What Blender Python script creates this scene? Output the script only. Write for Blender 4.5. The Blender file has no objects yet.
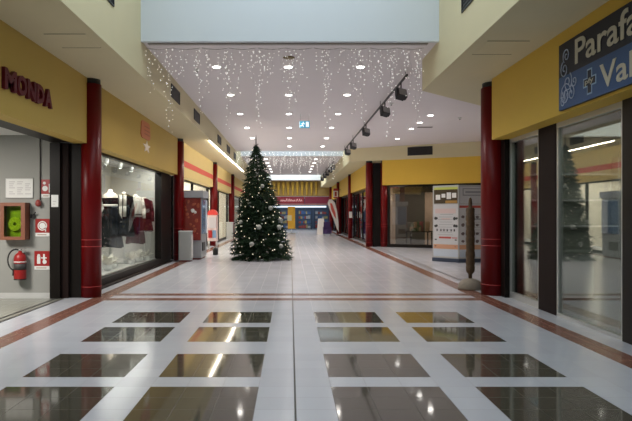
import bpy, math, random
from mathutils import Vector, Matrix

random.seed(7)
SC = bpy.context.scene
COL = SC.collection
PI = math.pi

# ------------------------------------------------------------------ camera
cam_d = bpy.data.cameras.new('camera')
cam = bpy.data.objects.new('camera', cam_d)
COL.objects.link(cam)
SC.camera = cam
cam.location = (0, 0, 1.6)
cam.rotation_euler = (PI / 2, 0, 0)
F = 615.0
cam_d.sensor_width = 36
cam_d.lens = F * 36 / 632
cam_d.shift_x = (316 - 290.5) / 632
cam_d.shift_y = (214 - 210.5) / 632
cam_d.clip_end = 300

# ------------------------------------------------------------------ world + view
w = bpy.data.worlds.new('world'); SC.world = w
w.use_nodes = True
w.node_tree.nodes['Background'].inputs[0].default_value = (0.75, 0.85, 1.0, 1)
w.node_tree.nodes['Background'].inputs[1].default_value = 0.3
SC.view_settings.view_transform = 'Standard'
SC.view_settings.look = 'None'
SC.view_settings.exposure = 0.0
SC.view_settings.gamma = 1.0

def area(name, loc, sx, sy, power, color, rot=(0, 0, 0), spread=180):
    d = bpy.data.lights.new(name, 'AREA')
    d.shape = 'RECTANGLE'; d.size = sx; d.size_y = sy
    d.energy = power; d.color = color; d.spread = math.radians(spread)
    o = bpy.data.objects.new(name, d); COL.objects.link(o)
    o.location = loc; o.rotation_euler = rot
    return o
# daylight through the three roof lights (the lamps sit at the glazing, high in the shafts)
area('daylight_near', (0, 5.2, 7.3), 4.6, 11.5, 370, (0.77, 0.89, 1.0))
area('daylight_middle', (0, 33.1, 7.0), 5.2, 2.6, 125, (0.80, 0.91, 1.0))
area('daylight_far', (0, 55, 7.0), 5.2, 7.5, 500, (0.9, 0.95, 1.0))
# shop interiors
area('shop_light_a', (-6.3, 26.4, 3.25), 3.0, 8.0, 600, (1.0, 0.93, 0.84))
area('shop_light_b', (-6.3, 35.9, 3.25), 3.0, 8.0, 350, (1.0, 0.9, 0.78))
area('shop_light_c', (-6.3, 50, 3.25), 3.0, 16.0, 200, (1.0, 0.9, 0.78))
area('shop_light_far', (0, 65, 3.2), 9.0, 7.0, 130, (0.8, 0.9, 1.0))
area('display_fill', (-4.42, 16, 3.06), 0.12, 6.5, 140, (1.0, 0.95, 0.88))  # unseen fill added behind the header to brighten the clothes display
area('pharmacy_fill', (6.7, 8.5, 3.05), 3.0, 6.0, 130, (0.95, 1.0, 0.95))  # unseen fill added to lift the otherwise unlit pharmacy interior
area('slanted_shop_fill', (6.8, 29.8, 2.95), 4.0, 0.8, 85, (1.0, 0.88, 0.75))  # unseen fill added to brighten the slanted shop's back wall
area('recess_light', (-6.2, 8.6, 3.05), 1.2, 1.2, 250, (1.0, 0.95, 0.88))

DOWN_W = 175
LED_E = 30.0

# ------------------------------------------------------------------ materials
MATS = {}
def mat(name, col, rough=0.6, metal=0.0, noise=0.0, nscale=6.0, bump=0.0, spec=0.5, coat=0.0, emit=0.0, ecol=None, sample=True):
    if name in MATS: return MATS[name]
    if 'fabric' in name: spec = 0.08
    m = bpy.data.materials.new(name); m.use_nodes = True
    nt = m.node_tree; b = nt.nodes['Principled BSDF']
    b.inputs['Base Color'].default_value = (*col, 1)
    b.inputs['Roughness'].default_value = rough
    b.inputs['Metallic'].default_value = metal
    b.inputs['Specular IOR Level'].default_value = spec
    b.inputs['Coat Weight'].default_value = coat
    b.inputs['Coat Roughness'].default_value = 0.08
    if emit:
        b.inputs['Emission Color'].default_value = (*(ecol or col), 1)
        b.inputs['Emission Strength'].default_value = emit
        if not sample: m.cycles.emission_sampling = 'NONE'
    if noise or bump:
        tc = nt.nodes.new('ShaderNodeTexCoord')
        n = nt.nodes.new('ShaderNodeTexNoise'); n.inputs['Scale'].default_value = nscale
        n.inputs['Detail'].default_value = 4
        nt.links.new(tc.outputs['Object'], n.inputs['Vector'])
        if noise:
            mx = nt.nodes.new('ShaderNodeMix'); mx.data_type = 'RGBA'
            mx.inputs[6].default_value = (*[c * (1 - noise) for c in col], 1)
            mx.inputs[7].default_value = (*[min(1, c * (1 + noise)) for c in col], 1)
            nt.links.new(n.outputs['Fac'], mx.inputs[0])
            nt.links.new(mx.outputs[2], b.inputs['Base Color'])
        if bump:
            bp = nt.nodes.new('ShaderNodeBump'); bp.inputs['Strength'].default_value = bump
            bp.inputs['Distance'].default_value = 0.01
            nt.links.new(n.outputs['Fac'], bp.inputs['Height'])
            nt.links.new(bp.outputs['Normal'], b.inputs['Normal'])
    MATS[name] = m
    return m

TILE = 0.334; X0 = 0.04; Y0 = 10.04
def tile_mat(name, col, grout, rough, var=0.05, spec=0.5, gw=0.012, coat=0.0):
    m = bpy.data.materials.new(name); m.use_nodes = True
    nt = m.node_tree; b = nt.nodes['Principled BSDF']; N = nt.nodes.new; L = nt.links.new
    tc = N('ShaderNodeTexCoord'); sp = N('ShaderNodeSeparateXYZ'); L(tc.outputs['Object'], sp.inputs[0])
    def M(op, a, bb=None, c=None):
        n = N('ShaderNodeMath'); n.operation = op
        for i, v in enumerate((a, bb, c)):
            if v is None: continue
            if isinstance(v, (int, float)): n.inputs[i].default_value = v
            else: L(v, n.inputs[i])
        return n.outputs[0]
    u = M('DIVIDE', M('SUBTRACT', sp.outputs[0], X0), TILE)
    v = M('DIVIDE', M('SUBTRACT', sp.outputs[1], Y0), TILE)
    du = M('ABSOLUTE', M('SUBTRACT', M('FRACT', M('ADD', u, 100.5)), 0.5))
    dv = M('ABSOLUTE', M('SUBTRACT', M('FRACT', M('ADD', v, 100.5)), 0.5))
    g = M('LESS_THAN', M('MINIMUM', du, dv), gw)
    cb = N('ShaderNodeCombineXYZ'); L(M('FLOOR', u), cb.inputs[0]); L(M('FLOOR', v), cb.inputs[1])
    wn = N('ShaderNodeTexWhiteNoise'); L(cb.outputs[0], wn.inputs[0])
    ns = N('ShaderNodeTexNoise'); ns.inputs['Scale'].default_value = 1.3; ns.inputs['Detail'].default_value = 5
    L(tc.outputs['Object'], ns.inputs['Vector'])
    fac = M('ADD', M('MULTIPLY', wn.outputs[0], 0.5), M('MULTIPLY', ns.outputs[0], 0.5))
    mx = N('ShaderNodeMix'); mx.data_type = 'RGBA'
    mx.inputs[6].default_value = (*[c * (1 - var) for c in col], 1)
    mx.inputs[7].default_value = (*[c * (1 + var) for c in col], 1)
    L(fac, mx.inputs[0])
    m2 = N('ShaderNodeMix'); m2.data_type = 'RGBA'; m2.inputs[7].default_value = (*grout, 1)
    L(mx.outputs[2], m2.inputs[6]); L(g, m2.inputs[0]); L(m2.outputs[2], b.inputs['Base Color'])
    r = M('ADD', M('MULTIPLY', g, 0.4), M('ADD', rough, M('MULTIPLY', ns.outputs[0], 0.06)))
    L(r, b.inputs['Roughness'])
    b.inputs['Specular IOR Level'].default_value = spec
    b.inputs['Coat Weight'].default_value = coat
    b.inputs['Coat Roughness'].default_value = 0.05
    return m

def glass_mat(name, tint=(0.9, 0.93, 0.92), refl=1.0, base=0.04):
    m = bpy.data.materials.new(name); m.use_nodes = True
    nt = m.node_tree; N = nt.nodes.new; L = nt.links.new
    nt.nodes.remove(nt.nodes['Principled BSDF'])
    out = nt.nodes['Material Output']
    t = N('ShaderNodeBsdfTransparent'); t.inputs[0].default_value = (*tint, 1)
    g = N('ShaderNodeBsdfGlossy'); g.inputs['Roughness'].default_value = 0.01; g.inputs[0].default_value = (1, 1, 1, 1)
    fr = N('ShaderNodeFresnel'); fr.inputs[0].default_value = 1.5
    ma = N('ShaderNodeMath'); ma.operation = 'MULTIPLY_ADD'; ma.inputs[1].default_value = refl; ma.inputs[2].default_value = base
    L(fr.outputs[0], ma.inputs[0])
    mx = N('ShaderNodeMixShader'); L(ma.outputs[0], mx.inputs[0]); L(t.outputs[0], mx.inputs[1]); L(g.outputs[0], mx.inputs[2])
    L(mx.outputs[0], out.inputs['Surface'])
    return m

M_white_tile = tile_mat('white floor tile', (0.495, 0.505, 0.55), (0.27, 0.27, 0.29), 0.16, 0.07, spec=0.55)
M_red_tile = tile_mat('terracotta floor tile', (0.20, 0.09, 0.065), (0.14, 0.07, 0.055), 0.2, 0.10)
M_dark_tile = tile_mat('dark polished floor tile', (0.075, 0.068, 0.05), (0.05, 0.045, 0.035), 0.03, 0.12, spec=0.8, gw=0.008)
M_grey_tile = tile_mat('grey recess tile', (0.26, 0.26, 0.22), (0.17, 0.17, 0.15), 0.2, 0.06)
M_glass = glass_mat('clear shop glass', refl=0.22, base=0.005)
M_glass_shut = glass_mat('shop front glass', (0.8, 0.78, 0.74), refl=0.9, base=0.05)
M_glass_dark = glass_mat('dark reflective shop glass', (0.75, 0.77, 0.74), refl=0.75, base=0.02)

cream = mat('cream plaster', (0.66, 0.59, 0.38), 0.75, noise=0.03, nscale=2)
yellow_l = mat('mustard plaster', (0.55, 0.38, 0.09), 0.7, noise=0.03, nscale=2)
yellow_r = mat('golden plaster', (0.62, 0.40, 0.05), 0.7, noise=0.03, nscale=2)
yellow_pale = mat('pale yellow plaster', (0.80, 0.62, 0.26), 0.7, noise=0.03, nscale=2)
ceil_m = mat('ceiling plaster', (0.77, 0.72, 0.74), 0.85, noise=0.02, nscale=1.5)
header_m = mat('white header panel', (0.66, 0.71, 0.76), 0.6, noise=0.015, nscale=1)
red_col = mat('glossy red column paint', (0.14, 0.003, 0.004), 0.33, noise=0.05, spec=0.22)
red_seam = mat('red column seam', (0.42, 0.03, 0.03), 0.35)
bronze = mat('dark bronze frame', (0.008, 0.006, 0.005), 0.4, noise=0.1, spec=0.2)
bronze2 = mat('brown bronze frame', (0.014, 0.007, 0.006), 0.6, spec=0.12)
black = mat('black metal', (0.012, 0.012, 0.013), 0.45, noise=0.1)
alu = mat('brushed aluminium', (0.55, 0.56, 0.55), 0.35, metal=0.7)
greywall = mat('grey partition', (0.33, 0.33, 0.31), 0.7, noise=0.03, nscale=3)
lightgrey = mat('light grey laminate', (0.55, 0.55, 0.54), 0.5, noise=0.03)
white = mat('white paint', (0.78, 0.78, 0.76), 0.6, noise=0.02)
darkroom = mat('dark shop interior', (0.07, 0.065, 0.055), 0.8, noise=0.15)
greyroom = mat('grey shop interior', (0.30, 0.31, 0.28), 0.8, noise=0.05)
paper = mat('paper', (0.80, 0.80, 0.78), 0.7, noise=0.04, nscale=20)
red = mat('signal red', (0.34, 0.012, 0.012), 0.4, noise=0.04)
redletter = mat('wine red letter', (0.11, 0.006, 0.014), 0.5, spec=0.2)
stripe_red = mat('coral red stripe', (0.75, 0.10, 0.07), 0.6)
lamp_e = mat('lamp lens', (1, 1, 1), 0.5, emit=14, ecol=(1, 0.96, 0.9), sample=False)
led_e = mat('led tube', (1, 1, 1), 0.5, emit=LED_E, ecol=(1, 0.88, 0.70))
bulb_e = mat('fairy bulb', (1, 1, 1), 0.5, emit=1.1, ecol=(1, 0.96, 0.9), sample=False)
bulb_w = mat('warm fairy bulb', (1, 1, 1), 0.5, emit=1.1, ecol=(1, 0.82, 0.55), sample=False)
wire_m = mat('clear cable', (0.42, 0.38, 0.38), 0.5)

# ------------------------------------------------------------------ mesh builder
ORG = {}
class MB:
    def __init__(s): s.v = []; s.f = []; s.m = []; s.sm = []
    def _add(s, vs, fs, m=0, smooth=False):
        b = len(s.v); s.v += [Vector(p) for p in vs]
        for f in fs: s.f.append([b + i for i in f]); s.m.append(m); s.sm.append(smooth)
        return s
    def box(s, x0, x1, y0, y1, z0, z1, m=0):
        vs = [(x, y, z) for z in (z0, z1) for y in (y0, y1) for x in (x0, x1)]
        return s._add(vs, [(0, 2, 3, 1), (4, 5, 7, 6), (0, 1, 5, 4), (2, 6, 7, 3), (0, 4, 6, 2), (1, 3, 7, 5)], m)
    def mbox(s, M, x0, x1, y0, y1, z0, z1, m=0):
        vs = [M @ Vector((x, y, z)) for z in (z0, z1) for y in (y0, y1) for x in (x0, x1)]
        return s._add(vs, [(0, 2, 3, 1), (4, 5, 7, 6), (0, 1, 5, 4), (2, 6, 7, 3), (0, 4, 6, 2), (1, 3, 7, 5)], m)
    def bbox(s, x0, x1, y0, y1, z0, z1, r=0.02, m=0):
        # box with rounded vertical edges
        pts = []
        for cx, cy, a0 in ((x1 - r, y1 - r, 0), (x0 + r, y1 - r, 90), (x0 + r, y0 + r, 180), (x1 - r, y0 + r, 270)):
            for k in range(4):
                a = math.radians(a0 + 30 * k); pts.append((cx + r * math.cos(a), cy + r * math.sin(a)))
        return s.prism(pts, z0, z1, m)
    def prism(s, poly, z0, z1, m=0, smooth=False):
        n = len(poly)
        vs = [(x, y, z0) for x, y in poly] + [(x, y, z1) for x, y in poly]
        fs = [tuple(range(n))[::-1], tuple(range(n, 2 * n))]
        s._add(vs, fs, m)
        b = len(s.v) - 2 * n
        for i in range(n):
            j = (i + 1) % n
            s.f.append([b + i, b + j, b + n + j, b + n + i]); s.m.append(m); s.sm.append(smooth)
        return s
    def fprism(s, M, poly, d0, d1, m=0):
        # polygon in the (u, w) plane of a frame, extruded along its depth axis
        n = len(poly)
        vs = [M @ Vector((x, d0, z)) for x, z in poly] + [M @ Vector((x, d1, z)) for x, z in poly]
        fs = [tuple(range(n)), tuple(range(n, 2 * n))[::-1]] + [(i, n + i, n + (i + 1) % n, (i + 1) % n) for i in range(n)]
        return s._add(vs, fs, m)
    def cyl(s, p0, p1, r0, r1=None, n=12, m=0, caps=True, smooth=True):
        p0 = Vector(p0); p1 = Vector(p1); r1 = r0 if r1 is None else r1
        d = (p1 - p0)
        if d.length < 1e-6: return s
        q = d.normalized().to_track_quat('Z', 'Y')
        vs = []
        for p, r in ((p0, r0), (p1, r1)):
            for k in range(n):
                a = 2 * PI * k / n
                vs.append(p + q @ Vector((r * math.cos(a), r * math.sin(a), 0)))
        b = len(s.v); s.v += vs
        for k in range(n):
            j = (k + 1) % n
            s.f.append([b + k, b + j, b + n + j, b + n + k]); s.m.append(m); s.sm.append(smooth)
        if caps:
            s.f.append([b + k for k in range(n)][::-1]); s.m.append(m); s.sm.append(False)
            s.f.append([b + n + k for k in range(n)]); s.m.append(m); s.sm.append(False)
        return s
    def tube(s, pts, r, n=8, m=0):
        for a, b in zip(pts[:-1], pts[1:]): s.cyl(a, b, r, r, n, m)
        return s
    def lathe(s, prof, c=(0, 0, 0), n=24, m=0, sx=1, sy=1):
        c = Vector(c); b = len(s.v)
        for r, z in prof:
            for k in range(n):
                a = 2 * PI * k / n
                s.v.append(c + Vector((r * sx * math.cos(a), r * sy * math.sin(a), z)))
        for i in range(len(prof) - 1):
            for k in range(n):
                j = (k + 1) % n
                s.f.append([b + i * n + k, b + i * n + j, b + (i + 1) * n + j, b + (i + 1) * n + k]); s.m.append(m); s.sm.append(True)
        s.f.append([b + k for k in range(n)][::-1]); s.m.append(m); s.sm.append(False)
        e = b + (len(prof) - 1) * n
        s.f.append([e + k for k in range(n)]); s.m.append(m); s.sm.append(False)
        return s
    def ball(s, c, r, n=10, m=0, sx=1, sy=1, sz=1):
        prof = [(max(1e-4, r * math.sin(PI * i / (n // 2 + 1))), -r * sz * math.cos(PI * i / (n // 2 + 1))) for i in range(n // 2 + 2)]
        return s.lathe(prof, c, n, m, sx, sy)
    def octa(s, c, r, m=0):
        c = Vector(c)
        vs = [c + Vector(d) * r for d in ((1, 0, 0), (-1, 0, 0), (0, 1, 0), (0, -1, 0), (0, 0, 1), (0, 0, -1))]
        return s._add(vs, [(0, 2, 4), (2, 1, 4), (1, 3, 4), (3, 0, 4), (2, 0, 5), (1, 2, 5), (3, 1, 5), (0, 3, 5)], m)
    def build(s, name, mats, parent=None, origin=None):
        if not isinstance(mats, (list, tuple)): mats = [mats]
        if parent is not None: off = ORG[parent.name]
        else:
            if origin is None:
                lo = [min(v[i] for v in s.v) for i in range(3)]; hi = [max(v[i] for v in s.v) for i in range(3)]
                off = Vector(((lo[0] + hi[0]) / 2, (lo[1] + hi[1]) / 2, lo[2]))
            else: off = Vector(origin)
        me = bpy.data.meshes.new(name)
        me.from_pydata([tuple(v - off) for v in s.v], [], s.f)
        for m in mats: me.materials.append(m)
        me.polygons.foreach_set('material_index', s.m)
        me.polygons.foreach_set('use_smooth', s.sm)
        me.update()
        o = bpy.data.objects.new(name, me); COL.objects.link(o)
        if parent is not None: o.parent = parent
        else: o.location = off
        ORG[o.name] = off
        return o

def thing(name, loc, label, cat, group=None):
    o = bpy.data.objects.new(name, None); COL.objects.link(o)
    o.empty_display_size = 0.2
    o.location = loc; ORG[o.name] = Vector(loc)
    o['label'] = label; o['category'] = cat
    if group: o['group'] = group
    return o
def tag(o, label, cat, group=None, kind=None):
    o['label'] = label; o['category'] = cat
    if group: o['group'] = group
    if kind: o['kind'] = kind
    return o
def struct(name, mb, m, parent=None, origin=None):
    o = mb.build(name, m, parent, origin)
    if parent is None: o['kind'] = 'structure'
    return o
def dup(root, loc, label=None, group=None, rz=None):
    r = root.copy(); COL.objects.link(r); r.location = loc; ORG[r.name] = Vector(loc)
    if rz is not None: r.rotation_euler = (0, 0, rz)
    if label: r['label'] = label
    if group: r['group'] = group
    for ch in list(root.children):
        c = ch.copy(); COL.objects.link(c); c.parent = r
        for g in list(ch.children):
            d = g.copy(); COL.objects.link(d); d.parent = c
    return r
def frame(p, u, n):
    # matrix: local x = u (reading direction), local y = n (outward normal), local z = up
    u = Vector(u).normalized(); n = Vector(n).normalized()
    M = Matrix(((u.x, n.x, 0, p[0]), (u.y, n.y, 0, p[1]), (u.z, n.z, 1, p[2]), (0, 0, 0, 1)))
    return M
def text_part(name, body, M, x0, x1, z0, z1, depth, m, parent, bold=0.02, shear=0.0, space=1.0):
    c = bpy.data.curves.new('tmp_text', 'FONT'); c.body = body; c.size = 1; c.offset = bold; c.shear = shear
    c.extrude = 0.5; c.space_character = space; c.resolution_u = 3
    o = bpy.data.objects.new('tmp_text', c); COL.objects.link(o)
    dg = bpy.context.evaluated_depsgraph_get()
    me = bpy.data.meshes.new_from_object(o.evaluated_get(dg))
    bpy.data.objects.remove(o)
    xs = [v.co.x for v in me.vertices]; ys = [v.co.y for v in me.vertices]
    ax, bx, ay, by = min(xs), max(xs), min(ys), max(ys)
    off = ORG[parent.name] if parent else Vector(M.translation)
    for v in me.vertices:
        u = x0 + (v.co.x - ax) / (bx - ax) * (x1 - x0)
        z = z0 + (v.co.y - ay) / (by - ay) * (z1 - z0)
        d = (v.co.z + 0.5) * depth
        v.co = M @ Vector((u, d, z)) - off
    me.materials.clear(); me.materials.append(m)
    o = bpy.data.objects.new(name, me); COL.objects.link(o)
    if parent: o.parent = parent
    else: o.location = off
    ORG[o.name] = off
    return o

# ------------------------------------------------------------------ floor
ZS, ZC, ZF = 4.2, 4.85, 2.98
def floor():
    xs = sorted(set([round(X0 + TILE * i, 4) for i in range(-27, 37)] + [round(X0 + s * v, 4) for s in (-1, 1) for v in (3.49, 3.81)] + [-4.3]))
    ys = [Y0 + TILE * j for j in range(-60, 182)]
    v = [(x, y, 0) for y in ys for x in xs]; nx = len(xs)
    fs = []; mi = []
    for j in range(len(ys) - 1):
        for i in range(nx - 1):
            cx = (xs[i] + xs[i + 1]) / 2 - X0; row = j - 60
            m = 0
            if cx + X0 < -4.3 and row < 5: m = 3
            elif 3.49 < abs(cx) < 3.81: m = 1
            elif row in (4, 6) and abs(cx) < 3.49: m = 1
            elif (TILE < abs(cx) < 4 * TILE or 5 * TILE < abs(cx) < 8 * TILE):
                # rows of dark 3x3 inlays: far edges at row 0, then gaps of 1, 2, 1 ... tiles
                for a in (0, -4, -9, -13, -18, -22, -27, -31, -36):
                    if a - 3 <= row < a: m = 2
            fs.append((j * nx + i, j * nx + i + 1, (j + 1) * nx + i + 1, (j + 1) * nx + i)); mi.append(m)
    me = bpy.data.meshes.new('floor'); me.from_pydata(v, [], fs)
    for m in (M_white_tile, M_red_tile, M_dark_tile, M_grey_tile): me.materials.append(m)
    me.polygons.foreach_set('material_index', mi); me.update()
    o = bpy.data.objects.new('floor', me); COL.objects.link(o); o['kind'] = 'structure'
    b = MB().box(X0 - 0.008, X0 + 0.008, -9, 58, 0.0005, 0.0025); struct('trim_1', b, mat('dark joint', (0.06, 0.055, 0.05), 0.6))
    b = MB().box(4.08, 4.16, 14.5, 29.0, 0.0005, 0.003); struct('trim_2', b, mat('floor channel', (0.08, 0.08, 0.09), 0.4))
floor()

# ------------------------------------------------------------------ ceiling and roof lights
def ceiling():
    c = MB()
    c.box(-2.8, 14, 11.6, 31.7, ZC, ZC + 0.2)
    c.box(-2.8, 2.95, 34.5, 51, ZC, ZC + 0.2)
    c.box(-2.8, 2.95, 59, 60.4, ZC, ZC + 0.2)
    struct('ceiling', c, ceil_m)
    h = MB().box(-2.8, 2.78, 11.5, 11.6, 4.83, 7.5); struct('wall_header_front', h, header_m)
    h = MB().box(-2.8, 2.95, 31.6, 31.7, ZC + .2, 7.2).box(-2.8, 2.95, 34.5, 34.6, ZC + .201, 7.2).box(-2.8, 2.95, 34.45, 34.5, ZC, 7.2)
    struct('wall_header_middle', h, header_m)
    h = MB().box(-2.8, 2.95, 50.9, 51, ZC + .2, 7.2).box(-2.8, 2.95, 58.95, 59, ZC, 7.2)
    struct('wall_header_far', h, header_m)
    # roof slabs above the glazing, closing the building
    r = MB().box(-3.9, 3.9, -1.5, 11.7, 7.5, 7.6); struct('ceiling_roof_near', r, white)
    r = MB().box(-3.9, 4, 31.4, 34.8, 7.2, 7.3).box(-3.9, 4, 50.7, 59.3, 7.2, 7.3); struct('ceiling_roof_far', r, white)
    s = MB().box(-2.8, 2.78, -1.5, -1.4, 4.83, 7.5); struct('wall_header_rear', s, header_m)
    s = MB().box(-2.8, 2.78, -10, -1.5, ZC, ZC + .2); struct('ceiling_rear', s, ceil_m)
    # shadow gap and slim cove behind the header
    s = MB().box(-2.7, 2.6, 11.62, 11.72, ZC - 0.035, ZC); struct('trim_3', s, mat('header shadow trim', (0.30, 0.27, 0.25), 0.6))
ceiling()

def bulkheads():
    b = MB().box(-3.98, -2.8, -10, 60.4, ZS, ZC).box(-3.98, -2.8, -10, 11.6, ZC, 7.5).box(-3.98, -2.8, 31.6, 34.6, ZC, 7.2).box(-3.98, -2.8, 50.9, 59, ZC, 7.2)
    struct('wall_left_bulkhead', b, cream)
    poly = [(2.78, -10), (12, -10), (12, 16.2), (6.0, 16.2), (2.78, 12.98)]
    b = MB().prism(poly, ZS, ZC - 0.001).box(2.78, 4.1, -10, 11.6, ZC, 7.5)
    struct('wall_right_bulkhead', b, cream)
    poly = [(2.95, 60.4), (2.95, 30.6), (12, 25.53), (12, 60.4)]
    b = MB().prism(poly, ZS, ZC - 0.002).box(2.95, 4.1, 31.6, 34.6, ZC, 7.2).box(2.95, 4.1, 50.9, 59, ZC, 7.2)
    struct('wall_right_bulkhead_far', b, cream)
bulkheads()

# ------------------------------------------------------------------ fascias
def fascias():
    struct('wall_left', MB().box(-4.15, -3.88, -10, 21.45, 2.95, ZS), yellow_l)
    o = struct('wall_left_far', MB().box(-4.15, -3.88, 21.45, 60.4, 2.95, ZS), yellow_pale)
    st = MB().box(-3.88, -3.872, 21.6, 60.2, 3.33, 3.55).build('painted_stripe', stripe_red, o)
    struct('wall_right', MB().box(3.88, 4.5, -10, 11.85, 3.03, ZS), yellow_r)
    # right facade beyond the widening
    struct('wall_right_far', MB().box(3.95, 4.3, 31.2, 60.4, 2.98, ZS), yellow_r)
    u = Vector((1, -0.56, 0)).normalized()
    M = frame((3.95, 30.05, 0), u, (u.y, -u.x, 0))
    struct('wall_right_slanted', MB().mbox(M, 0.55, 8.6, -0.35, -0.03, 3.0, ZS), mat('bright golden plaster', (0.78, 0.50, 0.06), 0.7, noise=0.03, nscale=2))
    return M
SL = fascias()

# outer walls
struct('wall_rear', MB().box(-9, 12, -10.1, -10, 0, ZC), greyroom)
struct('wall_plaza_right', MB().box(12, 12.1, 12, 26, 0, ZC), yellow_r)

# ------------------------------------------------------------------ left recess with grey partition
struct('wall_recess_back', MB().box(-9, -4.55, 11.7, 11.85, 0, 3.1), greywall)
struct('wall_recess_left', MB().box(-9.1, -9, -10, 11.85, 0, 3.1), greywall)
struct('ceiling_recess', MB().box(-9, -4.15, -10, 11.85, 3.1, 3.2), white)
struct('baseboard_recess', MB().box(-9, -4.55, 11.68, 11.7, 0, 0.1), lightgrey)
struct('trim_4', MB().box(-4.32, -4.27, -9, 11.6, 0.0005, 0.006).box(-4.46, -4.42, -9, 11.6, 0.0005, 0.006), mat('floor track', (0.05, 0.045, 0.04), 0.5))
d = struct('door_1', MB().box(-4.55, -4.36, 11.62, 11.8, 0, 2.95).box(-4.36, -4.22, 11.68, 11.85, 0, 2.95, 1).box(-4.22, -4.0, 11.75, 12.1, 0, 2.95), [bronze, bronze2])
MB().box(-4.5, -4.15, -10, 11.6, 2.95, 3.099).build('door_header', bronze, d)

# ------------------------------------------------------------------ columns
def column(x, y, r, label, wide=True):
    t = thing('column', (x, y, 0), label, 'column', 'red columns of the mall')
    prof = [(r, 0), (r, ZS - 0.1)]
    MB().lathe(prof, (x, y, 0), 32).build('shaft', red_col, t)
    for z in (0.2, 0.97, 1.10):
        MB().lathe([(r + .003, 0), (r + .003, 0.012)], (x, y, z), 32).build('seam_ring', red_seam, t)
    MB().lathe([(r * 0.9, 0), (r * 0.9, 0.1)], (x, y, ZS - 0.1), 24).build('top_shade', black, t)  # black band stands in for the shade at the column top
    return t
column(-3.875, 11.92, 0.205, 'dark red column nearest on the left, between grey recess and clothes window')
column(4.05, 12.25, 0.25, 'dark red column nearest on the right, beside the golden fascia corner')
column(-3.87, 21.3, 0.18, 'dark red column on the left beside the snack vending machine')
column(-3.87, 31.0, 0.19, 'red column on the left just behind the pink-red capsule machine')
column(-3.87, 40.4, 0.19, 'red column on the left partly behind the Christmas tree edge')
column(3.86, 30.2, 0.17, 'dark red column on the right, left one of the close pair')
column(4.60, 30.05, 0.19, 'dark red column on the right, right one of the close pair')
column(3.93, 40.4, 0.16, 'red column on the right, first beyond the close pair')
column(3.93, 49.9, 0.2, 'red column on the right beside the feather flag')
column(3.93, 59.2, 0.2, 'farthest red column on the right behind the feather flag')
struct('trim_5', MB().box(4.02, 4.42, 30.1, 30.3, 0, 4.1), bronze)

# ------------------------------------------------------------------ shop window, left first bay
XW = -4.2
def clothes_window():
    fr = MB()
    fr.box(XW - 0.08, XW + 0.08, 12.2, 21.1, 0, 0.18)
    fr.box(XW - 0.06, XW + 0.06, 12.2, 21.1, 2.9, 3.1)
    fr.box(XW - 0.06, XW + 0.06, 12.2, 12.5, 0.18, 2.9)
    fr.box(XW - 0.1, XW + 0.1, 19.5, 21.1, 0.18, 2.9)
    f = struct('window_1', fr, bronze)
    g = MB().box(XW - 0.006, XW + 0.006, 12.5, 19.5, 0.18, 2.9).build('pane', M_glass, f)
    MB().box(XW + 0.08, XW + 0.2, 12.3, 20.9, 0.0, 0.03).build('sill_strip', bronze2, f)
    s = MB().box(-5.8, -5.7, 12, 19.6, 0, 3.2).box(-5.7, XW - 0.1, 19.55, 19.65, 0, 3.2).box(-5.7, -4.3, 12.05, 12.15, 0, 3.2)
    struct('wall_display', s, mat('display wall', (0.50, 0.49, 0.46), 0.7, noise=0.03))
    struct('floor_display', MB().box(-5.7, XW - 0.08, 12.15, 19.55, 0, 0.2), mat('display plinth', (0.45, 0.44, 0.42), 0.4))
    struct('ceiling_display', MB().box(-5.7, XW - 0.06, 12.15, 19.55, 3.1, 3.2), lightgrey)
clothes_window()

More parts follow.
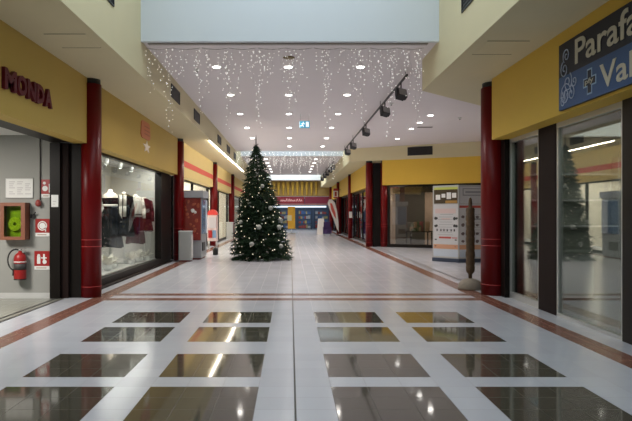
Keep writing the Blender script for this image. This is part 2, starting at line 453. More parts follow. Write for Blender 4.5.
# clothes on dress forms
def dress_form(x, y, zs, style, label, rz=0.0):
    t = thing('dress_form', (x, y, 0.2), label, 'mannequin')
    skin = mat('pale mannequin', (0.72, 0.62, 0.54), 0.4)
    b = MB()
    b.lathe([(0.03, 0.0), (0.145, 0.0), (0.15, 0.03), (0.135, 0.12), (0.115, 0.22), (0.15, 0.38), (0.165, 0.48), (0.16, 0.56), (0.10, 0.615), (0.05, 0.64), (0.045, 0.72), (0.02, 0.725)], (x, y, zs - 0.62), 24, 0, 1.25, 0.8)
    b.build('torso', skin, t)
    MB().lathe([(0.16, 0), (0.16, 0.015), (0.02, 0.03), (0.014, 0.04), (0.014, zs - 0.8)], (x, y, 0.2), 20).build('stand', alu, t)
    def skirt(z0, z1, r0, r1, m, folds=12, amp=0.12, name='skirt', sx=1.2, sy=0.85):
        g = MB(); n = folds * 6; rings = 7; vb = []
        for i in range(rings):
            k = i / (rings - 1); r = r1 + (r0 - r1) * k ** 0.8; z = z1 + (z0 - z1) * k
            for j in range(n):
                a = 2 * PI * j / n; rr = r * (1 + amp * k * math.sin(a * folds))
                vb.append((x + sx * rr * math.cos(a), y + sy * rr * math.sin(a), z + 0.02 * k * math.sin(a * 3)))
        fs = [(i * n + j, i * n + (j + 1) % n, (i + 1) * n + (j + 1) % n, (i + 1) * n + j) for i in range(rings - 1) for j in range(n)]
        g._add(vb, fs, 0, True); return g.build(name, m, t)
    def sleeve(side, m, ln=0.55, r=0.055, name='sleeve'):
        p = [(x + side * 0.19, y, zs - 0.06), (x + side * 0.25, y - 0.02, zs - 0.1 - ln * 0.45), (x + side * 0.27, y - 0.06, zs - 0.1 - ln)]
        g = MB(); g.cyl(p[0], p[1], r * 1.15, r, 12); g.cyl(p[1], p[2], r, r * 0.85, 12); g.ball(p[1], r, 10); g.ball(p[0], r * 1.2, 10)
        return g.build(name, m, t)
    blackf = mat('black fabric', (0.008, 0.008, 0.009), 0.9, noise=0.2)
    charf = mat('charcoal fabric', (0.022, 0.023, 0.025), 0.9, noise=0.2)
    wine = mat('burgundy fabric', (0.055, 0.006, 0.012), 0.85, noise=0.2)
    offw = mat('off white fabric', (0.62, 0.58, 0.52), 0.9, noise=0.1)
    beige = mat('beige fabric', (0.45, 0.36, 0.27), 0.9, noise=0.1)
    if style == 0:
        MB().lathe([(0.15, 0), (0.125, 0.1), (0.158, 0.26), (0.175, 0.37), (0.165, 0.39)], (x, y, zs - 0.52), 24, 0, 1.28, 0.86).build('bodice', blackf, t)
        skirt(zs - 0.75, zs - 0.42, 0.25, 0.14, blackf, 10, 0.10, 'peplum')
        skirt(zs - 1.45, zs - 0.5, 0.27, 0.16, charf, 12, 0.12, 'skirt')
        MB().lathe([(0.158, 0), (0.16, 0.06)], (x, y, zs - 0.36), 24, 0, 1.28, 0.88).build('belt', offw, t)
    elif style == 1:
        MB().lathe([(0.19, 0), (0.15, 0.25), (0.175, 0.5), (0.15, 0.62), (0.06, 0.68)], (x, y, zs - 0.62), 24, 0, 1.25, 0.9).build('jacket', blackf, t)
        sleeve(-1, blackf); sleeve(1, blackf)
        g = MB(); g.tube([(x - 0.06, y - 0.14, zs + 0.02), (x - 0.05, y - 0.19, zs - 0.3), (x - 0.05, y - 0.18, zs - 0.75)], 0.045, 10)
        g.tube([(x + 0.06, y - 0.14, zs + 0.02), (x + 0.07, y - 0.19, zs - 0.3), (x + 0.06, y - 0.18, zs - 0.6)], 0.045, 10)
        g.build('scarf', offw, t)
        skirt(zs - 1.15, zs - 0.55, 0.24, 0.17, charf, 9, 0.06)
    elif style == 2:
        MB().lathe([(0.18, 0), (0.15, 0.2), (0.172, 0.45), (0.15, 0.57), (0.06, 0.63)], (x, y, zs - 0.57), 24, 0, 1.25, 0.9).build('blouse', offw, t)
        sleeve(-1, beige, 0.5); sleeve(1, offw, 0.5)
        skirt(zs - 1.35, zs - 0.5, 0.23, 0.165, wine, 10, 0.08)
        MB().lathe([(0.17, 0), (0.17, 0.04)], (x, y, zs - 0.52), 24, 0, 1.25, 0.9).build('belt', blackf, t)
    else:
        MB().lathe([(0.17, 0), (0.15, 0.25), (0.172, 0.45), (0.15, 0.57), (0.06, 0.63)], (x, y, zs - 0.57), 24, 0, 1.25, 0.9).build('jumper', wine, t)
        sleeve(-1, beige, 0.5); sleeve(1, wine, 0.55)
        skirt(zs - 0.95, zs - 0.5, 0.22, 0.165, wine, 9, 0.06)
    return t
dress_form(-4.82, 16.45, 2.16, 0, 'dress form in black strapless peplum dress with white belt, leftmost in window')
dress_form(-4.72, 17.45, 2.12, 1, 'dress form in black jacket with long off white scarf')
dress_form(-4.60, 18.25, 2.08, 2, 'dress form in off white blouse and long burgundy skirt')
dress_form(-4.50, 18.95, 2.02, 3, 'dress form in short burgundy outfit, rightmost in clothes window')

def flower_bunch(x, y, s, label):
    t = thing('flower_bunch', (x, y, 0.2), label, 'flowers', 'white flower bunches on the clothes window floor')
    MB().lathe([(0.06 * s, 0), (0.08 * s, 0.02), (0.085 * s, 0.10 * s)], (x, y, 0.2), 14).build('pot', white, t)
    rng = random.Random(int(x * 1000 + y * 77)); g = MB()
    for k in range(26):
        a = rng.uniform(0, 2 * PI); e = rng.uniform(0.1, 1.3); L = rng.uniform(0.16, 0.28) * s
        d = Vector((math.cos(a) * math.cos(e), math.sin(a) * math.cos(e), math.sin(e)))
        side = d.cross(Vector((0, 0, 1))).normalized() * 0.045 * s
        c = Vector((x, y, 0.2 + 0.1 * s)); tip = c + d * L; mid = c + d * L * 0.6 + Vector((0, 0, 0.01))
        g._add([c, mid + side, tip, mid - side, mid + d.cross(side).normalized() * 0.006], [(0, 1, 4), (1, 2, 4), (2, 3, 4), (3, 0, 4), (0, 3, 2, 1)])
    g.build('petals', mat('white petals', (0.75, 0.72, 0.64), 0.7), t)
for i, (x, y, s) in enumerate(((-4.55, 15.3, 1.3), (-4.6, 16.0, 1.0), (-4.48, 17.3, 1.1), (-4.45, 18.1, 1.2), (-4.42, 18.9, 1.0))):
    flower_bunch(x, y, s, ['large white paper flower bunch nearest in the clothes window', 'white flower bunch at the feet of the peplum dress form',
                 'white flower bunch below the scarf and jacket dress form', 'white flower bunch below the burgundy skirt', 'small white flower bunch at far end of clothes window'][i])

def spot_lamp(x, y, z, tgt, power, label, group, body=white, r=0.05):
    t = thing('spotlight', (x, y, z), label, 'spotlight', group)
    d = (Vector(tgt) - Vector((x, y, z))).normalized(); p = Vector((x, y, z - 0.14))
    MB().cyl((x, y, z), (x, y, z - 0.12), 0.012, n=8).build('stem', body, t)
    MB().cyl(p - d * 0.08, p + d * 0.08, r * 0.75, r, 14).build('housing', body, t)
    MB().cyl(p + d * 0.081, p + d * 0.086, r * 0.85, n=14).build('lens', lamp_e, t)
    if power:
        l = bpy.data.lights.new('spot_light', 'SPOT'); l.energy = power; l.spot_size = math.radians(60); l.spot_blend = 0.7
        l.color = (1, 0.94, 0.85); l.shadow_soft_size = 0.04
        o = bpy.data.objects.new('spot_light', l); COL.objects.link(o); o.parent = t
        o.location = p + d * 0.1 - Vector((x, y, z)); o.rotation_euler = d.to_track_quat('-Z', 'Y').to_euler()
for i, y in enumerate((14.4, 15.9, 17.2, 18.4)):
    spot_lamp(-4.75, y, 3.1, (-5.5, y + 0.9, 0.9), 90, ['white spotlight nearest in the clothes window ceiling', 'white spotlight over the peplum dress form',
              'white spotlight over the scarf and jacket dress form', 'white spotlight over the burgundy clothes, far end of window'][i], 'spotlights of the clothes window')

# ------------------------------------------------------------------ pharmacy glass, right
XP = 4.22
def pharmacy():
    fr = MB()
    fr.box(XP - 0.12, XP + 0.1, 11.76, 11.98, 0, 3.03).box(XP + 0.04, XP + 0.1, 11.98, 12.3, 0, 3.03)
    fr.box(XP - 0.04, XP + 0.03, 9.69, 10.37, 0, 3.03, 1)
    fr.box(XP - 0.05, XP + 0.1, 7.0, 7.73, 0, 3.03)
    f = struct('window_2', fr, [bronze, bronze2])
    a = MB().box(XP - 0.03, XP + 0.03, 11.70, 11.76, 0, 3.03).box(XP - 0.03, XP + 0.03, 10.37, 10.42, 0, 3.03).box(XP - 0.03, XP + 0.03, 10.42, 11.70, 0, 0.12).box(XP - 0.03, XP + 0.03, 10.42, 11.70, 2.95, 3.03)
    a.build('side_frame', alu, f)
    a = MB().box(XP - 0.03, XP + 0.03, 7.73, 7.79, 0, 3.03).box(XP - 0.03, XP + 0.03, 9.63, 9.69, 0, 3.03).box(XP - 0.03, XP + 0.03, 7.79, 9.63, 0, 0.05).box(XP - 0.03, XP + 0.03, 7.79, 9.63, 2.95, 3.03)
    a.build('door_frame', alu, f)
    MB().box(XP - 0.005, XP + 0.005, 10.42, 11.70, 0.12, 2.95).build('pane', M_glass_dark, f)
    MB().box(XP - 0.005, XP + 0.005, 7.79, 9.63, 0.05, 2.95).build('pane', M_glass_dark, f)
    MB().box(XP - 0.005, XP + 0.005, 5.0, 7.0, 0.05, 2.95).build('pane', M_glass_dark, f)
    MB().box(XP - 0.05, XP + 0.1, -10, 5.0, 0.0, 3.03).build('panel', greyroom, f)
    r = MB().box(9.0, 9.1, -1, 12.3, 0, 3.2).box(XP + 0.1, 9.0, 12.1, 12.2, 0, 3.2).box(XP + 0.1, 9.0, -1.1, -1, 0, 3.2)
    struct('wall_pharmacy', r, greyroom)
    struct('ceiling_pharmacy', MB().box(4.5, 9, -1, 12.2, 3.1, 3.2), greyroom)
    # low white counter and wall shelf seen through the narrow pane
    t = thing('counter', (5.1, 11.6, 0), 'low pale counter inside the narrow pane beside the red column', 'counter')
    MB().bbox(4.62, 5.6, 11.35, 11.95, 0.05, 0.86, 0.03).build('body', lightgrey, t)
    MB().bbox(4.58, 5.65, 11.3, 12.0, 0.86, 0.91, 0.03).build('worktop', greyroom, t)
    MB().box(4.64, 5.58, 11.4, 11.92, 0, 0.05).build('plinth', black, t)
    t = thing('wall_shelf', (5.3, 12.0, 1.2), 'grey shelf unit on the back wall above the pale counter', 'shelf')
    for z in (1.35, 1.85, 2.35): MB().box(4.6, 6.3, 11.84, 12.09, z, z + 0.03).build('shelf_board', lightgrey, t)
    MB().box(4.58, 4.6, 11.84, 12.09, 1.2, 2.7).build('side_panel', lightgrey, t); MB().box(6.3, 6.32, 11.84, 12.09, 1.2, 2.7).build('side_panel', lightgrey, t)
pharmacy()

def pharmacy_sign():
    M = frame((3.88, 8.80, 0), (0, -1, 0), (-1, 0, 0))
    t = thing('shop_sign', (3.86, 7.6, 3.07), 'blue and navy sign with white swirls reading Parafa Val on golden fascia', 'sign')
    navy = mat('navy sign face', (0.012, 0.014, 0.026), 0.5, spec=0.3); blue = mat('blue sign face', (0.035, 0.085, 0.21), 0.5, spec=0.3)
    MB().mbox(M, 0, 3.2, 0, 0.04, 3.07, 4.0).build('backing', navy, t)
    MB().mbox(M, 0.02, 3.18, 0.04, 0.046, 3.07, 3.53).build('lower_band', blue, t)
    lt = mat('sign lettering', (0.50, 0.47, 0.38), 0.6)
    text_part('lettering', 'Parafa', frame((3.834, 8.80, 0), (0, -1, 0), (-1, 0, 0)), 0.52, 2.06, 3.61, 3.95, 0.006, lt, t, 0.012)
    text_part('lettering', 'Val', frame((3.834, 8.80, 0), (0, -1, 0), (-1, 0, 0)), 1.18, 1.92, 3.14, 3.44, 0.006, lt, t, 0.012)
    # cross emblem
    cr = MB(); cx, cz = 0.92, 3.30
    cr.mbox(M, cx - 0.17, cx + 0.17, 0.046, 0.05, cz - 0.06, cz + 0.06); cr.mbox(M, cx - 0.065, cx + 0.065, 0.0461, 0.0505, cz - 0.165, cz + 0.165)
    cr.build('cross_outline', mat('pale blue print', (0.30, 0.42, 0.60), 0.5), t)
    cr = MB(); cr.mbox(M, cx - 0.15, cx + 0.15, 0.0505, 0.053, cz - 0.043, cz + 0.043); cr.mbox(M, cx - 0.045, cx + 0.045, 0.0506, 0.0532, cz - 0.145, cz + 0.145)
    cr.build('cross', navy, t)
    text_part('lettering', 'pfy', frame((3.8265, 8.80, 0), (0, -1, 0), (-1, 0, 0)), cx - 0.11, cx + 0.11, cz - 0.045, cz + 0.045, 0.003, lt, t, 0.01)
    # swirl ornament
    swm = mat('white print', (0.45, 0.50, 0.64), 0.5)
    def spiral(cx, cz, r, turns, a0, sgn, k0=1.0):
        pts = []; sw = MB(); cx *= 1.5; r *= 1.35
        n = int(14 * turns)
        for i in range(n + 1):
            q = i / n; a = a0 + sgn * 2 * PI * turns * q; rr = r * (1 - 0.85 * q) * k0
            pts.append(M @ Vector((cx + rr * math.cos(a), 0.048, cz + rr * math.sin(a))))
        sw.tube(pts, 0.008, 5); sw.build('swirl', swm, t)
    for a in ((0.15, 3.26, 0.13, 1.6, 0, 1), (0.20, 3.42, 0.10, 1.5, 1.0, -1), (0.13, 3.62, 0.09, 1.5, 2, 1), (0.17, 3.80, 0.08, 1.5, 4, -1),
              (0.27, 3.25, 0.08, 1.4, 2, -1), (0.10, 3.17, 0.06, 1.3, 0.5, 1), (0.33, 3.40, 0.06, 1.3, 3, 1)):
        spiral(*a)
    sw = MB()
    for k in range(9):
        a = k * 0.7; sw.fprism(M, [(0.2, 3.18), (0.2 + 0.12 * math.cos(a) - 0.012, 3.2 + 0.12 * abs(math.sin(a))), (0.2 + 0.13 * math.cos(a) + 0.012, 3.21 + 0.13 * abs(math.sin(a)))], 0.047 + 0.0002 * k, 0.05 + 0.0002 * k)
    sw.build('petal_spray', swm, t)
pharmacy_sign()

# red shop letters on the left fascia
def monda():
    M = frame((-3.88, 8.25, 0), (0, 1, 0), (1, 0, 0))
    t = thing('shop_lettering', (-3.88, 9.05, 3.3), 'dark red raised capital letters reading MONDA on mustard fascia', 'sign')
    u = 0.0
    for ch, wd in zip('MONDA', (0.40, 0.34, 0.33, 0.31, 0.33)):
        text_part('letter', ch, M, u, u + wd - 0.035, 3.29, 3.58, 0.05, redletter, t, 0.045); u += wd - 0.005
monda()

# orange emblem above a light reflection painted as a white shape on the left fascia
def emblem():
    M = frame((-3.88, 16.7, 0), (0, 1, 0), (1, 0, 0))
    t = thing('wall_emblem', (-3.88, 16.7, 3.3), 'small orange rounded emblem above a painted white light reflection on mustard fascia', 'sign')
    Y = lambda px: -3.88 * F / (px - 290.5)
    w = 0.55
    pts = []
    for cx, cz, a0 in ((w - 0.12, 3.96, 0), (0.12 - w * 0, 3.96, 90), (0.1, 3.70, 180), (w - 0.1, 3.70, 270)):
        for k in range(5):
            a = math.radians(a0 + 22.5 * k); pts.append((cx - 0.42 + 0.1 * math.cos(a), cz + 0.1 * math.sin(a)))
    pts = [(x * 1.9, z) for x, z in pts]
    MB().fprism(M, pts[::-1], 0, 0.02).build('orange_shape', mat('orange emblem', (0.60, 0.17, 0.06), 0.5), t)
    b = MB()
    for z in (3.72, 3.82, 3.92): b.mbox(M, -0.42, 0.14, 0.02, 0.024, z, z + 0.02)
    b.build('emblem_lines', mat('dark orange print', (0.38, 0.10, 0.04), 0.5), t)
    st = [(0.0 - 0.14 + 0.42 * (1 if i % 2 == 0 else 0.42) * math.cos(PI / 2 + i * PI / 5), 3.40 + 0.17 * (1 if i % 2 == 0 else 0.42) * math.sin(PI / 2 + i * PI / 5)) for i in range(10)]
    MB().fprism(M, st[::-1], 0, 0.02).build('painted_reflection', mat('white reflection tone', (0.85, 0.75, 0.62), 0.5), t)  # pointed white shape stands in for light reflected off the fascia
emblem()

# ------------------------------------------------------------------ vents
def vent(M, x0, x1, z0, z1, label, group=None):
    p = M @ Vector(((x0 + x1) / 2, 0, z0))
    t = thing('air_vent', p, label, 'vent', group)
    b = MB(); b.mbox(M, x0, x1, 0, 0.02, z0, z0 + 0.025).mbox(M, x0, x1, 0, 0.02, z1 - 0.025, z1).mbox(M, x0, x0 + 0.025, 0, 0.02, z0, z1).mbox(M, x1 - 0.025, x1, 0, 0.02, z0, z1)
    b.build('frame', black, t)
    s = MB(); s.mbox(M, x0 + 0.02, x1 - 0.02, 0, 0.004, z0 + 0.02, z1 - 0.02)
    n = 7
    for k in range(1, n): z = z0 + (z1 - z0) * k / n; s.mbox(M, x0 + 0.02, x1 - 0.02, 0.004, 0.016, z, z + 0.01)
    s.build('grille', black, t)
ML = frame((-2.8, 0, 0), (0, 1, 0), (1, 0, 0)); MR = frame((2.78, 0, 0), (0, -1, 0), (-1, 0, 0))
for y0, y1, lb in ((14.4, 15.5, 'black vent on cream left bulkhead, nearest one behind the icicle lights'), (17.8, 18.9, 'black vent on cream left bulkhead, second behind the icicle lights'),
                   (23.6, 24.7, 'black vent on left bulkhead just above start of the light tube'), (27.0, 28.3, 'black vent on left bulkhead above middle of the light tube'),
                   (30.3, 31.3, 'small far vent on left bulkhead near the roof light')):
    vent(ML, y0, y1, 4.35, 4.66, lb, 'vents along the left bulkhead')
vent(ML, 8.9, 9.72, 4.87, 5.25, 'dark vent high on left shaft wall at top edge of view')
vent(MR, -9.95, -9.3, 4.85, 5.3, 'dark vent high on right shaft wall at top edge of view')
uu = Vector((1, -0.56, 0)).normalized(); MD = frame((2.95, 30.6, 0), uu, (uu.y, -uu.x, 0))
vent(MD, 2.98, 4.18, 4.36, 4.76, 'wide black vent on the slanted cream wall at right')

# access hatches
def hatch(x0, x1, y0, y1, label):
    t = thing('access_hatch', ((x0 + x1) / 2, (y0 + y1) / 2, ZS - 0.01), label, 'hatch')
    MB().box(x0, x1, y0, y1, ZS - 0.003, ZS - 0.0005).build('cover', cream, t)
    g = 0.012
    MB().box(x0 - g, x1 + g, y0 - g, y0, ZS - 0.006, ZS - 0.0005).build('edge_gap', mat('soffit joint', (0.16, 0.13, 0.08), 0.8), t)
    MB().box(x0 - g, x1 + g, y1, y1 + g, ZS - 0.006, ZS - 0.0005).build('edge_gap', mat('soffit joint', (0.16, 0.13, 0.08), 0.8), t)
hatch(-3.55, -2.97, 8.88, 9.6, 'flush access hatch in cream soffit above the red letters')
hatch(2.97, 3.58, 9.24, 10.0, 'flush access hatch in cream soffit at right, near the navy sign')

# ------------------------------------------------------------------ downlights
dl0 = thing('downlight', (0, 0, ZC), 'recessed round downlight', 'ceiling light')
MB().lathe([(0.075, -0.012), (0.105, -0.012), (0.11, -0.002)], (0, 0, ZC), 20).build('rim', white, dl0)
ORG['downlight'] = Vector((0, 0, ZC))
lens = MB().lathe([(0.085, -0.02), (0.085, -0.013)], (0, 0, ZC), 20).build('lens', lamp_e, dl0)
ld = bpy.data.lights.new('downlight_lamp', 'SPOT'); ld.energy = DOWN_W; ld.spot_size = math.radians(150); ld.spot_blend = 1.0
ld.color = (1, 0.92, 0.85); ld.shadow_soft_size = 0.08
lo = bpy.data.objects.new('downlight_lamp', ld); COL.objects.link(lo); lo.parent = dl0; lo.location = (0, 0, -0.05)
first = True
def dl(x, y, label, group):
    global first
    if first:
        dl0.location = (x, y, ZC); dl0['label'] = label; dl0['group'] = group; first = False
    else: dup(dl0, (x, y, ZC), label, group)
ords = ['nearest', 'second', 'third', 'fourth', 'fifth', 'sixth']
for cx, cn in ((-1.63, 'left row'), (-0.05, 'middle row'), (1.54, 'right row')):
    for k in range(6):
        dl(cx, 13.55 + 3.18 * k, 'round recessed downlight, %s of the %s counted from the icicle lights' % (ords[k], cn), 'downlights over the main aisle')
for k, (x, y) in enumerate(((4.6, 20.2), (4.58, 21.8), (4.6, 23.4), (4.6, 26.5))):
    dl(x, y, 'round downlight over the widening at right, %s from the camera' % ords[k], 'downlights over the right widening')
for k in range(5):
    for sx, nm in ((-1.45, 'left'), (1.5, 'right')):
        dl(sx, 36.3 + 2.7 * k, 'tiny far downlight beyond the roof light, %s row, %s in line' % (nm, ords[k]), 'downlights beyond the middle roof light')

# ------------------------------------------------------------------ LED tube on left soffit edge
t = thing('light_tube', (-2.86, 29, ZS), 'long continuous white light tube along the left soffit edge', 'light')
MB().box(-2.88, -2.82, 21.4, 37.2, ZS - 0.025, ZS - 0.0005).build('channel', alu, t)
MB().cyl((-2.85, 21.5, ZS - 0.045), (-2.85, 37.1, ZS - 0.04), 0.015, n=10).build('tube', led_e, t)

# ------------------------------------------------------------------ track lights
def track(x, y0, y1, z, heads, label, gl, hl, s=1.0):
    t = thing('light_track', (x, (y0 + y1) / 2, z), label, 'light track')
    MB().box(x - 0.02, x + 0.02, y0, y1, z - 0.04, z).build('rail', black, t)
    b = MB()
    n = 4
    for k in range(n + 1):
        y = y0 + 0.2 + (y1 - y0 - 0.4) * k / n; b.cyl((x, y, z), (x, y, ZC), 0.008, n=6)
    b.build('hanger_rods', black, t)
    for i, y in enumerate(heads):
        h = thing('track_spotlight', (x, y, z - 0.04), hl[i], 'spotlight', gl)
        M = Matrix.Translation((x, y, z - 0.30)) @ Matrix.Rotation(math.radians(-35), 4, 'X') @ Matrix.Rotation(math.radians(20), 4, 'Z')
        MB().cyl((x, y, z - 0.04), (x, y, z - 0.16), 0.02 * s, n=8).build('stem', black, h)
        MB().mbox(M, -0.16 * s, -0.145 * s, -0.05, 0.05, -0.14 * s, 0.16 * s).mbox(M, 0.145 * s, 0.16 * s, -0.05, 0.05, -0.14 * s, 0.16 * s).mbox(M, -0.16 * s, 0.16 * s, -0.05, 0.05, 0.145 * s, 0.16 * s).build('yoke', black, h)
        MB().mbox(M, -0.14 * s, 0.14 * s, -0.08, 0.06, -0.15 * s, 0.13 * s).mbox(M, -0.12 * s, 0.12 * s, 0.06, 0.11, -0.12 * s, 0.10 * s).build('housing', black, h)
        MB().mbox(M, -0.12 * s, 0.12 * s, -0.085, -0.079, -0.13 * s, 0.11 * s).build('front_glass', mat('lamp front glass', (0.30, 0.30, 0.30), 0.15), h)
track(2.58, 13.6, 29.5, 4.7, (14.35, 16.8, 21.0, 25.3, 27.8), 'long black lighting track hung under the ceiling at right', 'black track floodlights',
      ['largest black floodlight, at near end of the track', 'black floodlight second along the near track', 'black floodlight third along the near track', 'black floodlight fourth along the near track', 'black floodlight fifth, at far end of near track'], 0.8)
track(2.45, 35.0, 50, 4.6, (35.6, 38, 41, 44, 47.5), 'far black lighting track along the right bulkhead beyond the roof light', 'far black track floodlights',
      ['small floodlight at near end of the far track', 'small floodlight second on the far track', 'small floodlight third on the far track', 'small floodlight fourth on the far track', 'small floodlight at far end of the far track'], 0.8)

# ------------------------------------------------------------------ exit sign, detectors
t = thing('exit_sign', (0.47, 20, 4.4), 'small hanging blue-green exit sign with running figure', 'sign')
teal = mat('lit teal sign', (0.05, 0.33, 0.5), 0.5, emit=0.5, ecol=(0.12, 0.42, 0.6)); lw = mat('lit white pictogram', (0.9, 0.95, 1), 0.5, emit=0.9, ecol=(0.85, 0.95, 1))
MB().box(0.29, 0.63, 19.99, 20.04, 4.39, 4.63).build('housing', white, t)
MB().box(0.30, 0.62, 19.975, 19.99, 4.40, 4.62).build('face', teal, t)
pm = frame((0.30, 19.975, 4.40), (1, 0, 0), (0, -1, 0)); b = MB()
b.mbox(pm, 0.20, 0.29, 0, 0.003, 0.03, 0.19)
for a0, a1 in (((0.10, 0.15), (0.085, 0.09)), ((0.085, 0.09), (0.12, 0.065)), ((0.12, 0.065), (0.115, 0.03)), ((0.085, 0.09), (0.05, 0.06)), ((0.05, 0.06), (0.02, 0.06)), ((0.10, 0.145), (0.14, 0.12)), ((0.14, 0.12), (0.165, 0.135)), ((0.10, 0.145), (0.06, 0.13))):
    b.cyl(pm @ Vector((a0[0], 0.003, a0[1])), pm @ Vector((a1[0], 0.003, a1[1])), 0.010, n=6)
b.ball(pm @ Vector((0.115, 0.003, 0.18)), 0.015, 8)
b.build('running_figure', lw, t)
MB().cyl((0.33, 20.01, 4.63), (0.33, 20.01, ZC), 0.006, n=6).cyl((0.6, 20.01, 4.63), (0.6, 20.01, ZC), 0.006, n=6).build('hanger_rods', alu, t)

def detector(x, y, label):
    t = thing('smoke_detector', (x, y, ZC), label, 'smoke detector')
    MB().lathe([(0.05, -0.001), (0.055, -0.03), (0.03, -0.05)], (x, y, ZC), 16).build('base', white, t)
    MB().lathe([(0.02, -0.05), (0.02, -0.07), (0.01, -0.075)], (x, y, ZC), 12).build('sensor', black, t)
detector(5.7, 20.7, 'small ceiling detector at right above the poster kiosk'); detector(2.95, 18.0, 'small ceiling detector between track and right downlights'); detector(-2.1, 13.8, 'small ceiling detector beside leftmost near downlight')
t = thing('ceiling_diffuser', (0.0, 12.8, ZC), 'small dark brass disc fitting on the ceiling before middle downlights', 'fitting')
MB().lathe([(0.12, -0.001), (0.12, -0.02), (0.05, -0.035)], (-0.03, 12.75, ZC), 20).build('rim', mat('brass', (0.20, 0.15, 0.07), 0.4, metal=0.5), t)
t = thing('ceiling_grille', (5.1, 23.2, ZC), 'slim dark ceiling slot over the right widening', 'vent')
MB().box(4.75, 5.3, 22.9, 23.1, ZC - 0.015, ZC - 0.0005).build('slot', mat('grey slot', (0.16, 0.14, 0.14), 0.6), t)

# ------------------------------------------------------------------ icicle lights
def icicle(x0, x1, y, drops, label, seed, zt=ZC - 0.05, br=0.0115, dens=1.0):
    rng = random.Random(seed)
    t = thing('icicle_lights', ((x0 + x1) / 2, y, zt), label, 'string lights', 'icicle light curtains')
    pts = []
    n = 8
    for k in range(n + 1):
        q = k / n; pts.append((x0 + (x1 - x0) * q, y, zt - 0.03 * math.sin(PI * (q * 2 % 1))))
    MB().tube(pts, 0.006, 5).build('cable', wire_m, t)
    xs = []
    x = x0 + 0.04
    while x < x1: xs.append((x, rng.uniform(0.25, 0.6) + 0.25 * rng.random() ** 2)); x += rng.uniform(0.11, 0.18) / dens
    for dx, ln in drops: xs.append((dx, ln))
    for dx, ln in xs:
        wmb = MB(); b = MB(); z = 0; px, py = dx, y; P = [(px, py, zt)]
        while z < ln:
            z += rng.uniform(0.05, 0.10); px += rng.uniform(-0.022, 0.022); py += rng.uniform(-0.02, 0.02)
            P.append((px, py, zt - z))
            b.octa((px + rng.uniform(-.055, .055), py, zt - z + rng.uniform(-.02, .02)), br * rng.uniform(0.55, 1.1))
            if rng.random() < 0.2 and ln < 0.6: b.octa((px + rng.uniform(-.05, .05), py, zt - z), br * 0.7)
        wmb.tube(P, 0.0013, 3)
        s = wmb.build('light_strand', wire_m, t)
        o = b.build('bulbs', bulb_e, s); o['kind'] = 'stuff'
X_ = lambda px, y=11.85: (px - 290.5) * y / F
L_ = lambda yy, y=11.85: ZC - 0.05 - (1.6 + (214 - yy) * y / F)
icicle(X_(146), X_(200), 11.85, [(X_(153), L_(90)), (X_(165), L_(128)), (X_(167), L_(120)), (X_(198), L_(110))], 'icicle light curtain at the far left under the white header', 1)
icicle(X_(202), X_(256), 11.85, [(X_(225), L_(90)), (X_(228), L_(126)), (X_(252), L_(85))], 'icicle light curtain left of centre under the white header', 2)
icicle(X_(258), X_(312), 11.85, [(X_(259), L_(127)), (X_(262), L_(105)), (X_(293), L_(108)), (X_(297), L_(100))], 'icicle light curtain in the middle under the white header', 3)
icicle(X_(314), X_(368), 11.85, [(X_(326), L_(126)), (X_(324), L_(100)), (X_(356), L_(112)), (X_(360), L_(118))], 'icicle light curtain right of centre under the white header', 4)
icicle(X_(370), X_(424), 11.85, [(X_(383), L_(90)), (X_(391), L_(133)), (X_(394), L_(100)), (X_(408), L_(95)), (X_(416), L_(105)), (X_(420), L_(118))], 'icicle light curtain at the far right above the floodlights', 5, dens=1.25)
icicle(-2.7, 2.7, 34.8, [(-1.5, 1.1), (-.5, .9), (0.6, 1.2), (1.6, 1.0), (2.4, 1.2)], 'distant icicle light curtain beyond the middle roof light', 6, br=0.02, dens=0.8)
icicle(-2.7, 2.7, 31.4, [(-2.2, .8), (-1.9, 1.1), (-.8, .7), (1.0, .9)], 'distant icicle light curtain before the middle roof light', 8, br=0.02, dens=0.7)

# ------------------------------------------------------------------ fire point on the grey partition (face y = 11.7)
WP = 11.7
def wx(px): return (px - 290.5) * WP / F
def wz(py): return 1.6 + (214 - py) * WP / F
MW = frame((0, WP, 0), (1, 0, 0), (0, -1, 0))
def plate(name, px0, px1, py0, py1, label, cat, m, th=0.01, group=None):
    t = thing(name, (wx((px0 + px1) / 2), WP, wz(py1)), label, cat, group)
    MB().mbox(MW, wx(px0), wx(px1), 0, th, wz(py1), wz(py0)).build('plate', m, t)
    return t
t = plate('notice_board', 6.5, 33, 179, 197.5, 'wide white framed notice sheet on grey partition', 'notice', paper, 0.02)
b = MB()
for c in range(3):
    for r_ in range(7):
        if (c * 7 + r_) % 5 != 4: b.mbox(MW, wx(9.5 + c * 8), wx(15.5 + c * 8 - (r_ % 3)), 0.02, 0.0215, wz(182.3 + r_ * 2.0), wz(181.5 + r_ * 2.0))
b.build('printed_lines', mat('pale grey print', (0.58, 0.56, 0.57), 0.7), t)
MB().mbox(MW, wx(6), wx(33.5), 0, 0.026, wz(179), wz(178.4)).mbox(MW, wx(6), wx(33.5), 0, 0.026, wz(198.1), wz(197.5)).mbox(MW, wx(6), wx(6.5), 0, 0.026, wz(198), wz(178.5)).mbox(MW, wx(33), wx(33.5), 0, 0.026, wz(198), wz(178.5)).build('frame', lightgrey, t)

